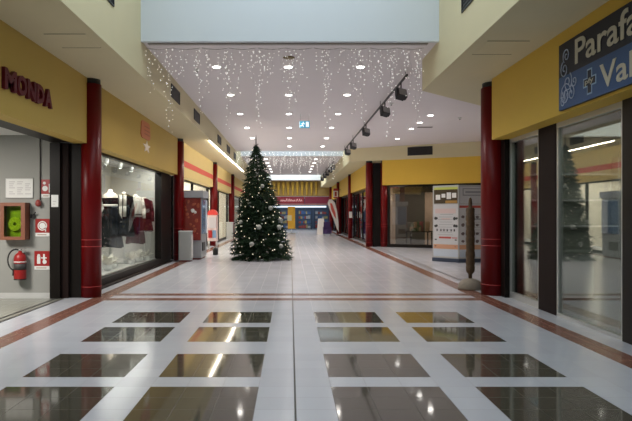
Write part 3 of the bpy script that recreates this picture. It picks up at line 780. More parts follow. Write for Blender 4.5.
def fire_sign(px0, px1, py0, py1, kind, label):
    t = plate('fire_sign', px0, px1, py0, py1, label, 'sign', red, 0.008, 'red fire safety signs')
    s = MB(); w = px1 - px0; h = py1 - py0
    cx, cy = (px0 + px1) / 2, (py0 + py1) / 2
    def disc(x, y, r, d0=0.008, d1=0.0095): s.fprism(MW, [(wx(x) + r * math.cos(k * PI / 10), wz(y) + r * math.sin(k * PI / 10)) for k in range(20)][::-1], d0, d1)
    if kind == 'hose':
        for k in range(24):
            a = 2 * PI * k / 24; a2 = 2 * PI * (k + 1) / 24; r0, r1 = 0.072, 0.09
            s.fprism(MW, [(wx(cx) + r * math.cos(q), wz(cy) + r * math.sin(q)) for r, q in ((r0, a), (r1, a), (r1, a2), (r0, a2))][::-1], 0.008, 0.0095)
        disc(cx, cy, 0.06); s.mbox(MW, wx(cx) + 0.05, wx(cx) + 0.07, 0.008, 0.0095, wz(cy) - 0.11, wz(cy))
    elif kind == 'ext':
        s.mbox(MW, wx(px0 + w * 0.18), wx(px0 + w * 0.40), 0.008, 0.0095, wz(py0 + h * 0.85), wz(py0 + h * 0.35)); disc(px0 + w * 0.29, py0 + h * 0.3, 0.028)
        s.mbox(MW, wx(px0 + w * 0.58), wx(px0 + w * 0.70), 0.008, 0.0095, wz(py0 + h * 0.85), wz(py0 + h * 0.2))
        disc(px0 + w * 0.68, py0 + h * 0.72, 0.04, 0.008, 0.0092); s.mbox(MW, wx(px0 + w * 0.45), wx(px0 + w * 0.82), 0.0081, 0.0096, wz(py0 + h * 0.5), wz(py0 + h * 0.42))
    else:
        disc(px0 + w * 0.38, py0 + h * 0.62, 0.052); disc(px0 + w * 0.32, py0 + h * 0.25, 0.028); s.mbox(MW, wx(px0 + w * 0.75), wx(px0 + w * 0.93), 0.008, 0.0095, wz(py0 + h * 0.9), wz(py0 + h * 0.3))
    s.build('pictogram', paper, t)
    MB().mbox(MW, wx(px0), wx(px1), 0, 0.007, wz(py1 + 3.6), wz(py1)).build('caption_strip', paper, t)
    MB().mbox(MW, wx(px0 + 2), wx(px1 - 3), 0.007, 0.008, wz(py1 + 2.4), wz(py1 + 1.4)).build('caption_line', mat('brown print', (0.45, 0.32, 0.25), 0.6), t)
fire_sign(41.2, 51.6, 179.5, 194, 'alarm', 'red fire sign at top, beside the hanging cord')
fire_sign(35.5, 49.6, 218.8, 232.8, 'hose', 'red sign with white hose reel circle beside hose cabinet')
fire_sign(34.5, 49.6, 251, 266, 'ext', 'red sign with extinguisher symbol, lowest of the fire signs')
t = thing('door_label', (wx(56.5), 11.62, wz(207)), 'small white label stuck on the dark door post', 'label')
MB().box(wx(53), wx(60), 11.612, 11.6195, wz(207), wz(195)).build('sheet', paper, t)
MB().box(wx(54.5), wx(58), 11.610, 11.6119, wz(202), wz(201)).box(wx(54.5), wx(57), 11.610, 11.6119, wz(204.5), wz(203.8)).build('printed_lines', mat('pale grey print', (0.5, 0.5, 0.5)), t)
# bell on cord
t = thing('pull_cord', (wx(40), WP - 0.04, 3.0), 'thin dark cord with a red bulb hanging by the notice sheet', 'cord')
MB().cyl((wx(40.6), WP - 0.02, 3.099), (wx(40.6), WP - 0.02, wz(200)), 0.012, n=8).build('cord', mat('dark cable', (0.05, 0.04, 0.04)), t)
MB().lathe([(0.02, 0.10), (0.045, 0.07), (0.055, 0.02), (0.045, -0.01), (0.02, -0.03)], (wx(39.6), WP - 0.062, wz(205)), 16).build('red_bulb', mat('dull red plastic', (0.30, 0.05, 0.04), 0.4), t)
t = thing('call_point', (wx(33.5), WP - 0.03, wz(217)), 'small black lever fitting right of the hose cabinet', 'fitting')
MB().mbox(MW, wx(31.5), wx(35.5), 0, 0.05, wz(218), wz(214.2)).cyl((wx(34.5), WP - 0.05, wz(215)), (wx(37), WP - 0.07, wz(212.5)), 0.012, n=8).build('lever', black, t)
# hose cabinet
t = thing('hose_cabinet', (wx(17.5), WP, wz(240)), 'terracotta framed fire hose cabinet with glass door, green reflection painted on its lining', 'cabinet')
tc_ = mat('terracotta frame', (0.20, 0.06, 0.03), 0.5)
MB().mbox(MW, wx(5.5), wx(30), 0, 0.03, wz(239.5), wz(202.8)).mbox(MW, wx(5.5), wx(7), 0, 0.2, wz(239.5), wz(202.8)).mbox(MW, wx(28.5), wx(30), 0, 0.2, wz(239.5), wz(202.8)).mbox(MW, wx(7), wx(28.5), 0, 0.2, wz(239.5), wz(238)).mbox(MW, wx(7), wx(28.5), 0, 0.2, wz(204.3), wz(202.8)).build('case', tc_, t)
dr = MB().mbox(MW, wx(5.5), wx(9.3), 0.2, 0.225, wz(239.5), wz(202.8)).mbox(MW, wx(26), wx(30), 0.2, 0.225, wz(239.5), wz(202.8)).mbox(MW, wx(9.3), wx(26), 0.2, 0.225, wz(239.5), wz(236.2)).mbox(MW, wx(9.3), wx(26), 0.2, 0.225, wz(206.2), wz(202.8)).build('door', mat('terracotta door', (0.24, 0.085, 0.045), 0.45), t)
MB().mbox(MW, wx(9.3), wx(26), 0.208, 0.214, wz(236.2), wz(206.2)).build('pane', glass_mat('cabinet glass', (0.85, 0.95, 0.6), 0.8, 0.02), dr)
gm = mat('green reflection lining', (0.35, 0.42, 0.06), 0.5, noise=0.5, nscale=9)  # the green reflected in the glass is put into the lining colour
MB().mbox(MW, wx(7.5), wx(28), 0.03, 0.035, wz(238), wz(204.5)).build('lining', gm, t)
b = MB()
for k in range(4):
    r0 = 0.12 - 0.025 * k
    pts = [(wx(17) + r0 * math.cos(a * PI / 8), WP - 0.09, wz(224) + r0 * math.sin(a * PI / 8)) for a in range(17)]
    b.tube(pts, 0.012, 6)
b.build('coiled_hose', mat('yellow hose', (0.65, 0.70, 0.12), 0.5), t)
# extinguisher
ex, ez = wx(23), wz(279)
t = thing('fire_extinguisher', (ex, WP - 0.12, ez), 'red fire extinguisher with black hose hung on grey partition', 'fire extinguisher')
MB().lathe([(0.08, 0), (0.105, 0.01), (0.11, 0.03), (0.11, 0.40), (0.10, 0.45), (0.07, 0.49), (0.035, 0.51), (0.03, 0.54)], (ex, WP - 0.125, ez), 24).build('cylinder', red, t)
MB().lathe([(0.112, 0), (0.112, 0.12)], (ex, WP - 0.125, ez + 0.19), 24).build('label_band', mat('dark label', (0.05, 0.045, 0.045)), t)
MB().lathe([(0.113, 0), (0.113, 0.018)], (ex, WP - 0.125, ez + 0.33), 24).build('white_ring', paper, t)
MB().lathe([(0.112, -0.0), (0.112, 0.02)], (ex, WP - 0.125, ez + 0.0), 24).build('foot_ring', black, t)
MB().cyl((ex, WP - 0.125, ez + 0.54), (ex, WP - 0.125, ez + 0.58), 0.03, n=12).box(ex - 0.02, ex + 0.09, WP - 0.14, WP - 0.11, ez + 0.575, ez + 0.60).box(ex - 0.02, ex + 0.10, WP - 0.14, WP - 0.11, ez + 0.545, ez + 0.56).build('valve', mat('grey metal', (0.35, 0.33, 0.32), 0.35, metal=0.6), t)
pts = [(ex - 0.02, WP - 0.125, ez + 0.56)]
for k in range(13):
    a = PI / 2 + PI * 0.9 * k / 12; pts.append((ex - 0.08 + 0.15 * math.cos(a), WP - 0.13, ez + 0.37 + 0.20 * math.sin(a)))
pts.append((ex - 0.12, WP - 0.16, ez + 0.08))
MB().tube(pts, 0.014, 8).build('hose', black, t)
MB().box(ex - 0.03, ex + 0.03, WP - 0.02, WP - 0.001, ez + 0.3, ez + 0.5).build('bracket', black, t)

# ------------------------------------------------------------------ vending machine and grey cabinet by second left column
t = thing('vending_machine', (-3.40, 22.0, 0), 'tall snack vending machine, red picture panel and grey-blue glass front', 'vending machine')
MB().bbox(-3.78, -3.12, 21.55, 22.85, 0.06, 2.18, 0.03).build('body', mat('grey machine body', (0.30, 0.31, 0.33), 0.45), t)
MB().box(-3.74, -3.16, 21.6, 22.8, 0, 0.06).build('base', mat('dark red plinth', (0.14, 0.02, 0.02)), t)
MB().box(-3.74, -3.14, 21.50, 21.545, 0.68, 2.16).build('picture_panel', mat('red picture panel', (0.20, 0.02, 0.012), 0.35, noise=0.5, nscale=5), t)
b = MB()
rg = random.Random(3)
for k in range(22):
    x = rg.uniform(-3.68, -3.2); z = rg.uniform(0.8, 2.05); b.ball((x, 21.50, z), rg.uniform(0.025, 0.06), 8, 0, 1, 0.15, 1)
b.build('printed_snacks', mat('orange print', (0.36, 0.09, 0.04), 0.5), t)
MB().ball((-3.42, 21.49, 1.72), 0.07, 10, 0, 1, 0.15, 1).ball((-3.33, 21.49, 1.66), 0.05, 10, 0, 1, 0.15, 1).build('printed_highlight', paper, t)
MB().bbox(-3.80, -3.05, 21.48, 22.9, 2.18, 2.42, 0.03).build('top_box', mat('pale blue grey top', (0.38, 0.41, 0.46), 0.4), t)
MB().box(-3.119, -3.09, 21.62, 22.35, 0.9, 2.1).build('glass_front', mat('blue grey glass', (0.12, 0.20, 0.33), 0.1), t)
MB().box(-3.119, -3.085, 22.4, 22.8, 0.9, 2.1).build('control_panel', mat('white blue panel', (0.55, 0.62, 0.72), 0.4), t)
MB().box(-3.119, -3.09, 21.7, 22.3, 0.3, 0.6).build('delivery_flap', black, t)
t = thing('service_cabinet', (-3.56, 20.8, 0), 'low grey cabinet standing between dark red column and vending machine', 'cabinet')
MB().bbox(-3.76, -3.34, 20.6, 21.05, 0.05, 1.0, 0.04).build('body', mat('mid grey laminate', (0.28, 0.29, 0.29), 0.5, noise=0.03), t)
MB().bbox(-3.77, -3.33, 20.59, 21.06, 1.0, 1.03, 0.04).build('lid', lightgrey, t)
MB().box(-3.72, -3.38, 20.65, 21.03, 0, 0.05).build('plinth', mat('dark red plinth', (0.1, 0, 0)), t)
MB().box(-3.345, -3.325, 20.68, 21.0, 0.12, 0.9).build('door', lightgrey, t)
t = thing('wall_panel', (-3.9, 21.6, 0), 'red picture board standing behind the low grey cabinet', 'board')
MB().box(-3.86, -3.80, 21.49, 21.54, 1.04, 2.1).build('board', mat('red picture panel', (0, 0, 0)), t)

t = thing('capsule_machine', (-3.62, 28.6, 0), 'slim toy capsule machine with red arched top and white body', 'vending machine')
MB().bbox(-3.84, -3.40, 28.4, 28.85, 0.35, 1.55, 0.04).build('body', mat('pinkish white panel', (0.66, 0.50, 0.48), 0.4, noise=0.2, nscale=6), t)
MB().fprism(frame((-3.62, 28.4, 1.55), (1, 0, 0), (0, -1, 0)), [(0.24 * math.cos(a * PI / 12), 0.26 * math.sin(a * PI / 12)) for a in range(13)][::-1], -0.45, 0.02).build('arched_top', mat('bright red plastic', (0.62, 0.05, 0.04), 0.35), t)
MB().box(-3.8, -3.44, 28.37, 28.399, 0.95, 1.45).build('window', mat('pale window', (0.55, 0.50, 0.52), 0.15), t)
MB().box(-3.8, -3.62, 28.37, 28.399, 0.5, 0.85).build('red_panel', red, t); MB().box(-3.6, -3.44, 28.37, 28.399, 0.5, 0.85).build('blue_panel', mat('muted blue', (0.15, 0.25, 0.4)), t)
for x in (-3.8, -3.44):
    for y in (28.45, 28.8): MB().cyl((x, y, 0), (x, y, 0.36), 0.02, n=8).build('leg', alu, t)
t = thing('floor_cabinet', (-3.85, 39.0, 0), 'pale grey box cabinet by the left column beside the tree', 'cabinet')
MB().bbox(-4.05, -3.65, 38.8, 39.3, 0, 1.05, 0.04).build('body', lightgrey, t); MB().bbox(-4.07, -3.63, 38.78, 39.32, 1.05, 1.08, 0.04).build('lid', white, t)
t = thing('waste_bin', (-2.95, 24.0, 0), 'small black bin on the floor beside the vending machine', 'bin')
MB().lathe([(0.08, 0), (0.10, 0.02), (0.11, 0.24), (0.10, 0.26), (0.03, 0.32)], (-2.93, 24.0, 0), 16).build('body', black, t)

# ------------------------------------------------------------------ left shops, far bays
def left_shop(y0, y1, n):
    fr = MB()
    fr.box(-4.26, -4.14, y0, y1, 2.89, 2.95).box(-4.26, -4.14, y0, y1, 0, 0.12)
    k = 2
    for i in range(k + 1):
        y = y0 + (y1 - y0) * i / k; fr.box(-4.25, -4.15, max(y0, y - 0.06), min(y1, y + 0.06), 0.12, 2.89)
    f = struct('window_%d' % n, fr, bronze)
    g = MB(); g.box(-4.205, -4.195, y0 + 0.06, y1 - 0.06, 0.12, 2.89); g.build('pane', M_glass, f)
    s = MB().box(-8.1, -8, y0, y1, 0, 3.4).box(-8, -4.2, y1 - 0.08, y1 - 0.02, 0, 3.4).box(-8, -4.2, y0 + .0, y0 + 0.06, 0, 3.4)
    struct('wall_shop_%d' % n, s, mat('warm white shop wall', (0.72, 0.66, 0.56), 0.7))
    struct('ceiling_shop_%d' % n, MB().box(-8, -4.15, y0, y1, 3.3, 3.4), white)
left_shop(21.75, 30.7, 3); left_shop(31.2, 40.1, 4); left_shop(40.6, 60.2, 5)
def shelf_unit(x0, x1, y0, y1, h, label, colors, face='x', seed=1, group='shelving inside the lit shops'):
    white = MATS['white paint'] if face == 'x' else mat('dark blue shelf metal', (0.05, 0.07, 0.12), 0.5)
    t = thing('shelf_unit', ((x0 + x1) / 2, (y0 + y1) / 2, 0), label, 'shelf', group)
    if face == 'x':
        MB().box(x0, x1, y0, y0 + 0.04, 0, h).build('side_panel', white, t); MB().box(x0, x1, y1 - 0.04, y1, 0, h).build('side_panel', white, t)
    else:
        MB().box(x0 - 0.04, x0, y0, y1, 0, h).build('side_panel', white, t); MB().box(x1, x1 + 0.04, y0, y1, 0, h).build('side_panel', white, t)
    n = 5; rg = random.Random(seed)
    for k in range(n): z = 0.1 + (h - 0.15) * k / (n - 1); MB().box(x0, x1, y0 + 0.04, y1 - 0.04, z, z + 0.03).build('shelf_board', white, t)
    mats_ = [mat('goods %d' % i, c, 0.6) for i, c in enumerate(colors)]
    for k in range(n - 1):
        z = 0.13 + (h - 0.15) * k / (n - 1)
        g = MB()
        if face == 'x':
            y = y0 + 0.1
            while y < y1 - 0.25:
                w_ = rg.uniform(0.12, 0.3); g.box(x0 + 0.05, x1 - 0.04, y, y + w_ - 0.03, z, z + rg.uniform(0.2, 0.36), rg.randrange(len(mats_))); y += w_
        else:
            x = x0 + 0.06
            while x < x1 - 0.25:
                w_ = rg.uniform(0.12, 0.3); g.box(x, x + w_ - 0.03, y0 + 0.05, y1 - 0.06, z, z + rg.uniform(0.2, 0.36), rg.randrange(len(mats_))); x += w_
        if g.v:
            o = g.build('stacked_goods', mats_, None); o['kind'] = 'stuff'; tag(o, 'row of mixed packaged goods on board %s of the %s' % (['lowest', 'second', 'third', 'top'][k], label), 'goods', 'goods on shop shelving')
GC = [(0.5, 0.1, 0.08), (0.1, 0.2, 0.45), (0.6, 0.5, 0.2), (0.6, 0.6, 0.6), (0.1, 0.12, 0.14), (0.15, 0.35, 0.3)]
shelf_unit(-7.9, -7.4, 22.5, 26.0, 2.2, 'tall white shelving in first lit left shop', GC, 'x', 2)
shelf_unit(-7.9, -7.4, 33, 38.5, 2.2, 'tall white shelving in second lit left shop', GC, 'x', 4)

# ------------------------------------------------------------------ right shops, far (dark)
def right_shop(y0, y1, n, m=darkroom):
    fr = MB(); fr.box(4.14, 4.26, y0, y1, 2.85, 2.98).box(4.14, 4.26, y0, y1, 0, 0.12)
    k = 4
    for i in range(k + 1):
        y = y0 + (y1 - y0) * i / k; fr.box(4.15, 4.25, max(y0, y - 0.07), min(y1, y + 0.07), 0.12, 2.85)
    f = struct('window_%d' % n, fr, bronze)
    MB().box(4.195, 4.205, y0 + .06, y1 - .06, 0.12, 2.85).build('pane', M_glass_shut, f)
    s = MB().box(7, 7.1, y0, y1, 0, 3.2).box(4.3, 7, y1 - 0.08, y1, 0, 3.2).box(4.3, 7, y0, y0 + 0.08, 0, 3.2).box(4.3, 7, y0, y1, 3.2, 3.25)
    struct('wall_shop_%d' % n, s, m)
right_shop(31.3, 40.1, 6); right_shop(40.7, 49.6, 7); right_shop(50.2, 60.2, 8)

# slanted shop front
fr = MB(); fr.mbox(SL, 0.55, 8.6, -0.3, -0.2, 2.9, 3.0).mbox(SL, 0.55, 8.6, -0.3, -0.2, 0, 0.15)
for u in (0.55, 0.75, 3.2, 5.8, 8.4): fr.mbox(SL, u, u + 0.12, -0.3, -0.2, 0.15, 2.9)
f = struct('window_9', fr, bronze)
MB().mbox(SL, 0.67, 8.4, -0.256, -0.246, 0.15, 2.9).build('pane', M_glass_shut, f)
MB().mbox(SL, 1.0, 8.4, -0.34, -0.30, 2.62, 2.9).build('shutter_box', mat('brown shutter box', (0.13, 0.10, 0.07), 0.6), f)
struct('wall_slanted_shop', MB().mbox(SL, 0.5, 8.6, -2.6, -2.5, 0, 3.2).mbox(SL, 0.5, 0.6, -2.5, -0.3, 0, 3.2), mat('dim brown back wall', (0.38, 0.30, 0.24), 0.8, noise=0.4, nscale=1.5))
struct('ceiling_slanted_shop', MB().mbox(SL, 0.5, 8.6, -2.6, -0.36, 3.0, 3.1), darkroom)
# display goods behind the dark glass
def goods_table(u, label, seed):
    rg = random.Random(seed); p = SL @ Vector((u, -1.3, 0))
    t = thing('display_table', p, label, 'table', 'display tables behind the dark glass')
    MB().mbox(SL, u - 0.6, u + 0.6, -1.7, -0.9, 0.72, 0.76).build('tabletop', bronze2, t)
    for a in (-0.55, 0.5):
        for b_ in (-1.65, -0.98): MB().mbox(SL, u + a, u + a + 0.05, b_, b_ + 0.05, 0, 0.72).build('leg', bronze, t)
    g = MB()
    for k in range(16):
        x = u + rg.uniform(-0.5, 0.4); y = rg.uniform(-1.6, -1.1); g.mbox(SL, x, x + rg.uniform(0.08, 0.18), y, y + 0.12, 0.76, 0.76 + rg.uniform(0.1, 0.5), rg.randrange(3))
    o = g.build('assorted_goods', [mat('muted green', (0.08, 0.11, 0.05)), mat('muted tan', (0.28, 0.20, 0.12)), mat('muted wine', (0.18, 0.05, 0.05))]); tag(o, 'jumbled goods piled on the %s' % label, 'goods', kind='stuff')
goods_table(2.0, 'dark display table behind glass, left one', 5); goods_table(4.3, 'dark display table behind glass, right one', 6)

# ------------------------------------------------------------------ poster kiosk
def kiosk():
    p0, p1, p2 = Vector((4.86, 21.0, 0)), Vector((5.53, 20.25, 0)), Vector((6.7, 20.4, 0))
    t = thing('poster_kiosk', (5.7, 21.2, 0), 'tall angular poster kiosk covered in printed white posters behind wooden post', 'kiosk')
    MB().prism([(p0.x, p0.y), (p1.x, p1.y), (p2.x, p2.y), (6.7, 21.9), (5.2, 22.1)], 0.12, 2.56).build('body', mat('kiosk panel', (0.45, 0.46, 0.45), 0.5), t)
    MB().prism([(p0.x - .03, p0.y - .02), (p1.x, p1.y - .04), (p2.x + .03, p2.y - .03), (6.72, 21.93), (5.2, 22.13)], 0.0, 0.12).build('plinth', mat('navy plinth', (0.03, 0.045, 0.08), 0.5), t)
    dark = mat('black print', (0.05, 0.05, 0.05)); rp = mat('red print', (0.5, 0.08, 0.06)); op = mat('orange wash print', (0.62, 0.33, 0.20)); bp = mat('pale blue print wash', (0.50, 0.56, 0.64)); pk = mat('pale pink print', (0.66, 0.52, 0.50)); yg = mat('lime print', (0.50, 0.55, 0.12)); br = mat('brown photo print', (0.06, 0.04, 0.015)); tn = mat('grey print', (0.32, 0.33, 0.34))
    pm = mat('poster paper', (0.60, 0.60, 0.61), 0.6)
    for (a, b_, w, side) in ((p0, p1, (p1 - p0).length, 0), (p1, p2, (p2 - p1).length, 1)):
        u = (b_ - a).normalized(); M = frame(a, u, (u.y, -u.x, 0)); rg = random.Random(11 + side)
        R = lambda o, x0, x1, z0, z1, d: o.mbox(M, x0 * w, x1 * w, d, d + 0.002, z0, z1)
        main = MB(); R(main, 0.03, 0.98, 0.16, 1.92, 0.001); mp = main.build('main_poster', pm, t)
        q = MB()
        if side == 0:
            for z in (1.45, 1.2):
                for x in (0.06, 0.10, 0.80, 0.88):
                    q.fprism(M, [((x + 0.05) * w + 0.055 * math.cos(k), z + 0.055 * math.sin(k) * rg.uniform(.6, 1.2)) for k in range(6)][::-1], 0.003, 0.005)
            for x in (0.15, 0.3, 0.42, 0.55, 0.7, 0.82): R(q, x, x + 0.05, 1.02, 1.10, 0.003)
            for x in (0.08, 0.86): R(q, x, x + 0.08, 0.72, 0.76, 0.003); R(q, x, x + 0.06, 0.5, 0.54, 0.003)
        else:
            for z in (1.5, 1.24, 0.95, 0.70):
                for x in (0.08, 0.22, 0.50, 0.78): q.fprism(M, [((x + 0.05) * w + 0.065 * math.cos(k), z + 0.06 * math.sin(k) * rg.uniform(.6, 1.2)) for k in range(6)][::-1], 0.003, 0.005)
        q.build('printed_pictures', dark if side == 0 else mat('dull picture print', (0.14, 0.10, 0.10)), mp)
        q = MB(); R(q, 0.25, 0.72, 0.78, 0.84, 0.003) if side == 0 else R(q, 0.03, 0.95, 1.80, 1.88, 0.003); q.build('red_line', rp, mp); q = MB(); R(q, 0.75, 0.95, 0.79, 0.82, 0.0034); q.build('red_line', rp, mp)
        q = MB(); R(q, 0.03, 0.98, 0.43, 0.58, 0.003); q.build('orange_band', op, mp)
        q = MB(); R(q, 0.03, 0.98, 0.18, 0.42, 0.003); q.build('blue_area', bp, mp)
        q = MB(); R(q, 0.35, 0.68, 1.40, 1.46, 0.003); R(q, 0.1, 0.9, 1.62, 1.78, 0.003) if side == 0 else None; q.build('pale_heading', pk if side == 0 else tn, mp)
        q = MB()
        for k in range(9): z = 0.9 + 0.085 * k; R(q, 0.2 + 0.05 * (k % 3), 0.8 - 0.04 * (k % 2), z, z + 0.012, 0.0032)
        q.build('text_lines', tn, mp)
        top = MB(); R(top, 0.05, 0.97, 1.95, 2.5, 0.001); tp = top.build('top_poster', pm if side else br, t)
        if side == 0:
            q = MB(); R(q, 0.05, 0.97, 2.42, 2.5, 0.003); q.build('lime_strip', yg, tp)
            q = MB(); R(q, 0.12, 0.30, 2.08, 2.25, 0.003); R(q, 0.55, 0.72, 2.1, 2.32, 0.003); R(q, 0.35, 0.5, 2.15, 2.28, 0.0032); R(q, 0.76, 0.92, 2.14, 2.3, 0.003); q.build('light_pictures', paper, tp)
            q = MB(); R(q, 0.5, 0.95, 1.96, 2.05, 0.003); q.build('amber_patch', mat('amber print', (0.4, 0.22, 0.05)), tp)
        else:
            q = MB(); R(q, 0.12, 0.78, 2.20, 2.24, 0.003); R(q, 0.12, 0.78, 2.42, 2.45, 0.003); R(q, 0.12, 0.15, 2.2, 2.45, 0.003); R(q, 0.75, 0.78, 2.2, 2.45, 0.003); R(q, 0.2, 0.7, 2.29, 2.36, 0.003); q.build('grey_title_box', tn, tp)
kiosk()

# wooden post on a stone foot
t = thing('wooden_post', (3.83, 13.1, 0), 'carved brown wooden post standing in a round stone foot', 'post')
cx, cy = 3.83, 13.1
MB().lathe([(0.25, 0), (0.255, 0.03), (0.245, 0.11), (0.19, 0.18), (0.09, 0.22), (0.06, 0.23)], (cx, cy, 0), 28).build('stone_foot', mat('beige stone', (0.22, 0.19, 0.15), 0.85, noise=0.2, bump=0.4, nscale=20), t)
pr = [(0.035, 0.2), (0.04, 0.32), (0.075, 0.36)]
z = 0.36; k = 0
while z < 1.60:
    pr += [(0.086 + 0.004 * (k % 3), z + 0.04), (0.090 - 0.004 * (k % 2), z + 0.12), (0.082, z + 0.14)]; z += 0.155; k += 1
pr += [(0.088, 1.70), (0.075, 1.735), (0.035, 1.745), (0.038, 1.84), (0.028, 1.92), (0.01, 1.95)]
MB().lathe(pr, (cx, cy, 0), 18, 0, 1.05, 0.95).build('shaft', mat('carved brown wood', (0.07, 0.038, 0.014), 0.7, noise=0.7, nscale=14, bump=0.6), t)

# ------------------------------------------------------------------ far end
def far_end():
    YE = 60.4
    struct('wall_far', MB().box(-4.2, 4.3, YE, YE + 0.2, 3.35, 5.2), mat('old gold plaster', (0.42, 0.28, 0.09), 0.7, noise=0.1, nscale=3))
    struct('wall_far_end', MB().box(-6, 6, 69.9, 70, 0, 3.35).box(-6, -5.9, YE + .2, 70, 0, 3.35).box(5.9, 6, YE + .2, 70, 0, 3.35), mat('blue white wall', (0.16, 0.22, 0.32), 0.7))
    struct('ceiling_far_shop', MB().box(-6, 6, YE + .2, 70, 3.35, 3.45), white)
    struct('floor_far_shop', MB().box(-6, 6, 67.5, 70, -0.1, 0.0), white)
    # gold drapes
    t = thing('gold_drape', (0, YE - 0.1, 3.4), 'row of gold tinsel swags on the far end wall above red sign', 'decoration')
    for k in range(13):
        x = -3.0 + 0.46 * k; g = MB(); n = 10
        prof = [(0.02, 0), (0.07, 0.15), (0.10, 0.5), (0.13, 0.9), (0.16, 1.2), (0.10, 1.32), (0.03, 1.36)]
        g.lathe(prof, (x, YE - 0.18, 3.4), 10, 0, 1, 0.6); g.build('swag', mat('gold tinsel', (0.62, 0.40, 0.06), 0.4, metal=0.2, noise=0.4, nscale=8), t)
    t = thing('far_shop_sign', (0, YE - 0.1, 2.5), 'long wine red shop sign with pale lettering at the far end', 'sign')
    MB().box(-2.3, 1.35, YE - 0.12, YE + 0.1, 2.62, 3.30).build('left_panel', mat('wine sign face', (0.22, 0.015, 0.03), 0.4, emit=0.08), t)
    MB().box(1.4, 3.9, YE - 0.1, YE + 0.1, 2.62, 3.30).build('right_panel', mat('deep red sign face', (0.20, 0.02, 0.05), 0.4, emit=0.06), t)
    MB().box(-2.3, 3.9, YE - 0.14, YE + 0.1, 2.5, 2.60).build('lower_rail', mat('dull pink rail', (0.40, 0.20, 0.18), 0.5), t)
    g = MB(); rg = random.Random(4); x = -1.0
    while x < 1.05:
        h = rg.uniform(0.14, 0.3); g.cyl((x, YE - 0.13, 2.82), (x + 0.09, YE - 0.13, 2.82 + h), 0.028, n=6); g.cyl((x + 0.09, YE - 0.13, 2.82 + h), (x + 0.15, YE - 0.13, 2.84), 0.024, n=6); x += rg.uniform(0.17, 0.24)
    g.build('script_lettering', mat('pale pink lettering', (0.8, 0.5, 0.5), 0.5, emit=0.3), t)
    cols = [(0.05, 0.12, 0.28), (0.2, 0.3, 0.5), (0.5, 0.5, 0.55), (0.03, 0.04, 0.06), (0.1, 0.2, 0.3), (0.35, 0.1, 0.15)]
    for i, (x0, x1) in enumerate(((-3.4, -1.6), (-1.2, 0.4), (0.8, 2.2), (2.6, 4.0))):
        shelf_unit(x0, x1, 64.0 + (i % 2) * 1.5, 64.5 + (i % 2) * 1.5, 2.1, ['blue-lit shelving at the far shop, hidden leftmost', 'shelving in far shop behind the yellow banner', 'shelving in middle of far shop', 'shelving in far shop right side'][i], GC[:2] + GC[3:5], 'y', 20 + i, 'shelving inside the far shop')
    t = thing('ceiling_light', (0, 62, 2.42), 'bright bluish light strip hung across the front of far shop', 'ceiling light')
    MB().cyl((-2.5, 62.2, 2.42), (-2.5, 62.2, 3.35), 0.01, n=6).build('hanger_rod', alu, t); MB().cyl((2.5, 62.2, 2.42), (2.5, 62.2, 3.35), 0.01, n=6).build('hanger_rod', alu, t)
    MB().box(-3.4, 3.6, 62, 62.3, 2.26, 2.42).build('diffuser', mat('cool light', (1, 1, 1), 0.5, emit=1.2, ecol=(0.75, 0.88, 1)), t)
    # yellow banner
    t = thing('roll_up_banner', (0.05, 50, 0), 'yellow-orange roll-up banner with pale patch left of far aisle centre', 'banner')
    cxb = (291.5 - 290.5) / F * 50
    MB().box(cxb - 0.33, cxb + 0.33, 49.9, 50.1, 0, 0.08).build('base', alu, t)
    MB().box(cxb - 0.30, cxb + 0.30, 50.0, 50.02, 0.4, 2.2).build('banner_sheet', mat('yellow orange banner', (0.75, 0.42, 0.04), 0.5), t)
    MB().cyl((cxb, 50.04, 0.05), (cxb, 50.04, 2.2), 0.015, n=8).build('pole', alu, t)
    MB().box(cxb - 0.34, cxb + 0.02, 49.985, 49.998, 1.05, 1.50).build('pale_patch', mat('pale yellow print', (0.8, 0.72, 0.4)), t)
    # feather flag
    t = thing('feather_flag', (3.5, 45.5, 0), 'leaning white feather flag with red print by right columns', 'flag')
    S = 45.5 / F
    pts = [(327.5, 203), (329, 199.5), (332, 199.3), (335, 203), (337, 211), (338.5, 222), (338.8, 232), (336.5, 228), (333, 218), (329.5, 209)]
    M = frame((0, 45.5, 1.6), (1, 0, 0), (0, -1, 0))
    poly = [((x - 290.5) * S, (214 - y) * S) for x, y in pts]
    MB().fprism(M, poly, -0.006, 0.006).build('sail', mat('white flag cloth', (0.72, 0.70, 0.68), 0.7), t)
    q = [((x - 290.5) * S, (214 - y) * S) for x, y in ((330, 203), (332, 203.5), (335.5, 213), (336, 219), (334, 216), (331, 209))]
    MB().fprism(M, q, 0.0065, 0.009).build('red_print', mat('red flag print', (0.6, 0.1, 0.08), 0.6), t)
    MB().tube([(3.57, 45.52, 0.05), (3.56, 45.52, 0.9), (3.46, 45.52, 1.8), (3.25, 45.52, 2.5), (2.95, 45.52, 2.72)], 0.014, 8).build('pole', black, t)
    MB().cyl((3.57, 45.52, 0), (3.57, 45.52, 0.06), 0.2, 0.17, 16).build('foot', black, t)
    # a-frame board
    t = thing('a_frame_board', (2.2, 48, 0), 'white slanted A-frame board on the floor left of feather flag', 'sign')
    S = 47 / F
    bm = MB(); x0 = (317 - 290.5) * S; x1 = (323 - 290.5) * S
    bm._add([(x0, 47, 0), (x1, 47, 0), (x1 + .1, 47.35, 1.25), (x0 + .1, 47.35, 1.25), (x0, 47.04, 0), (x1, 47.04, 0), (x1 + .1, 47.39, 1.25), (x0 + .1, 47.39, 1.25)], [(0, 1, 2, 3), (7, 6, 5, 4), (0, 4, 5, 1), (1, 5, 6, 2), (2, 6, 7, 3), (3, 7, 4, 0)])
    bm.build('front_board', mat('bright white board', (0.85, 0.82, 0.78)), t)
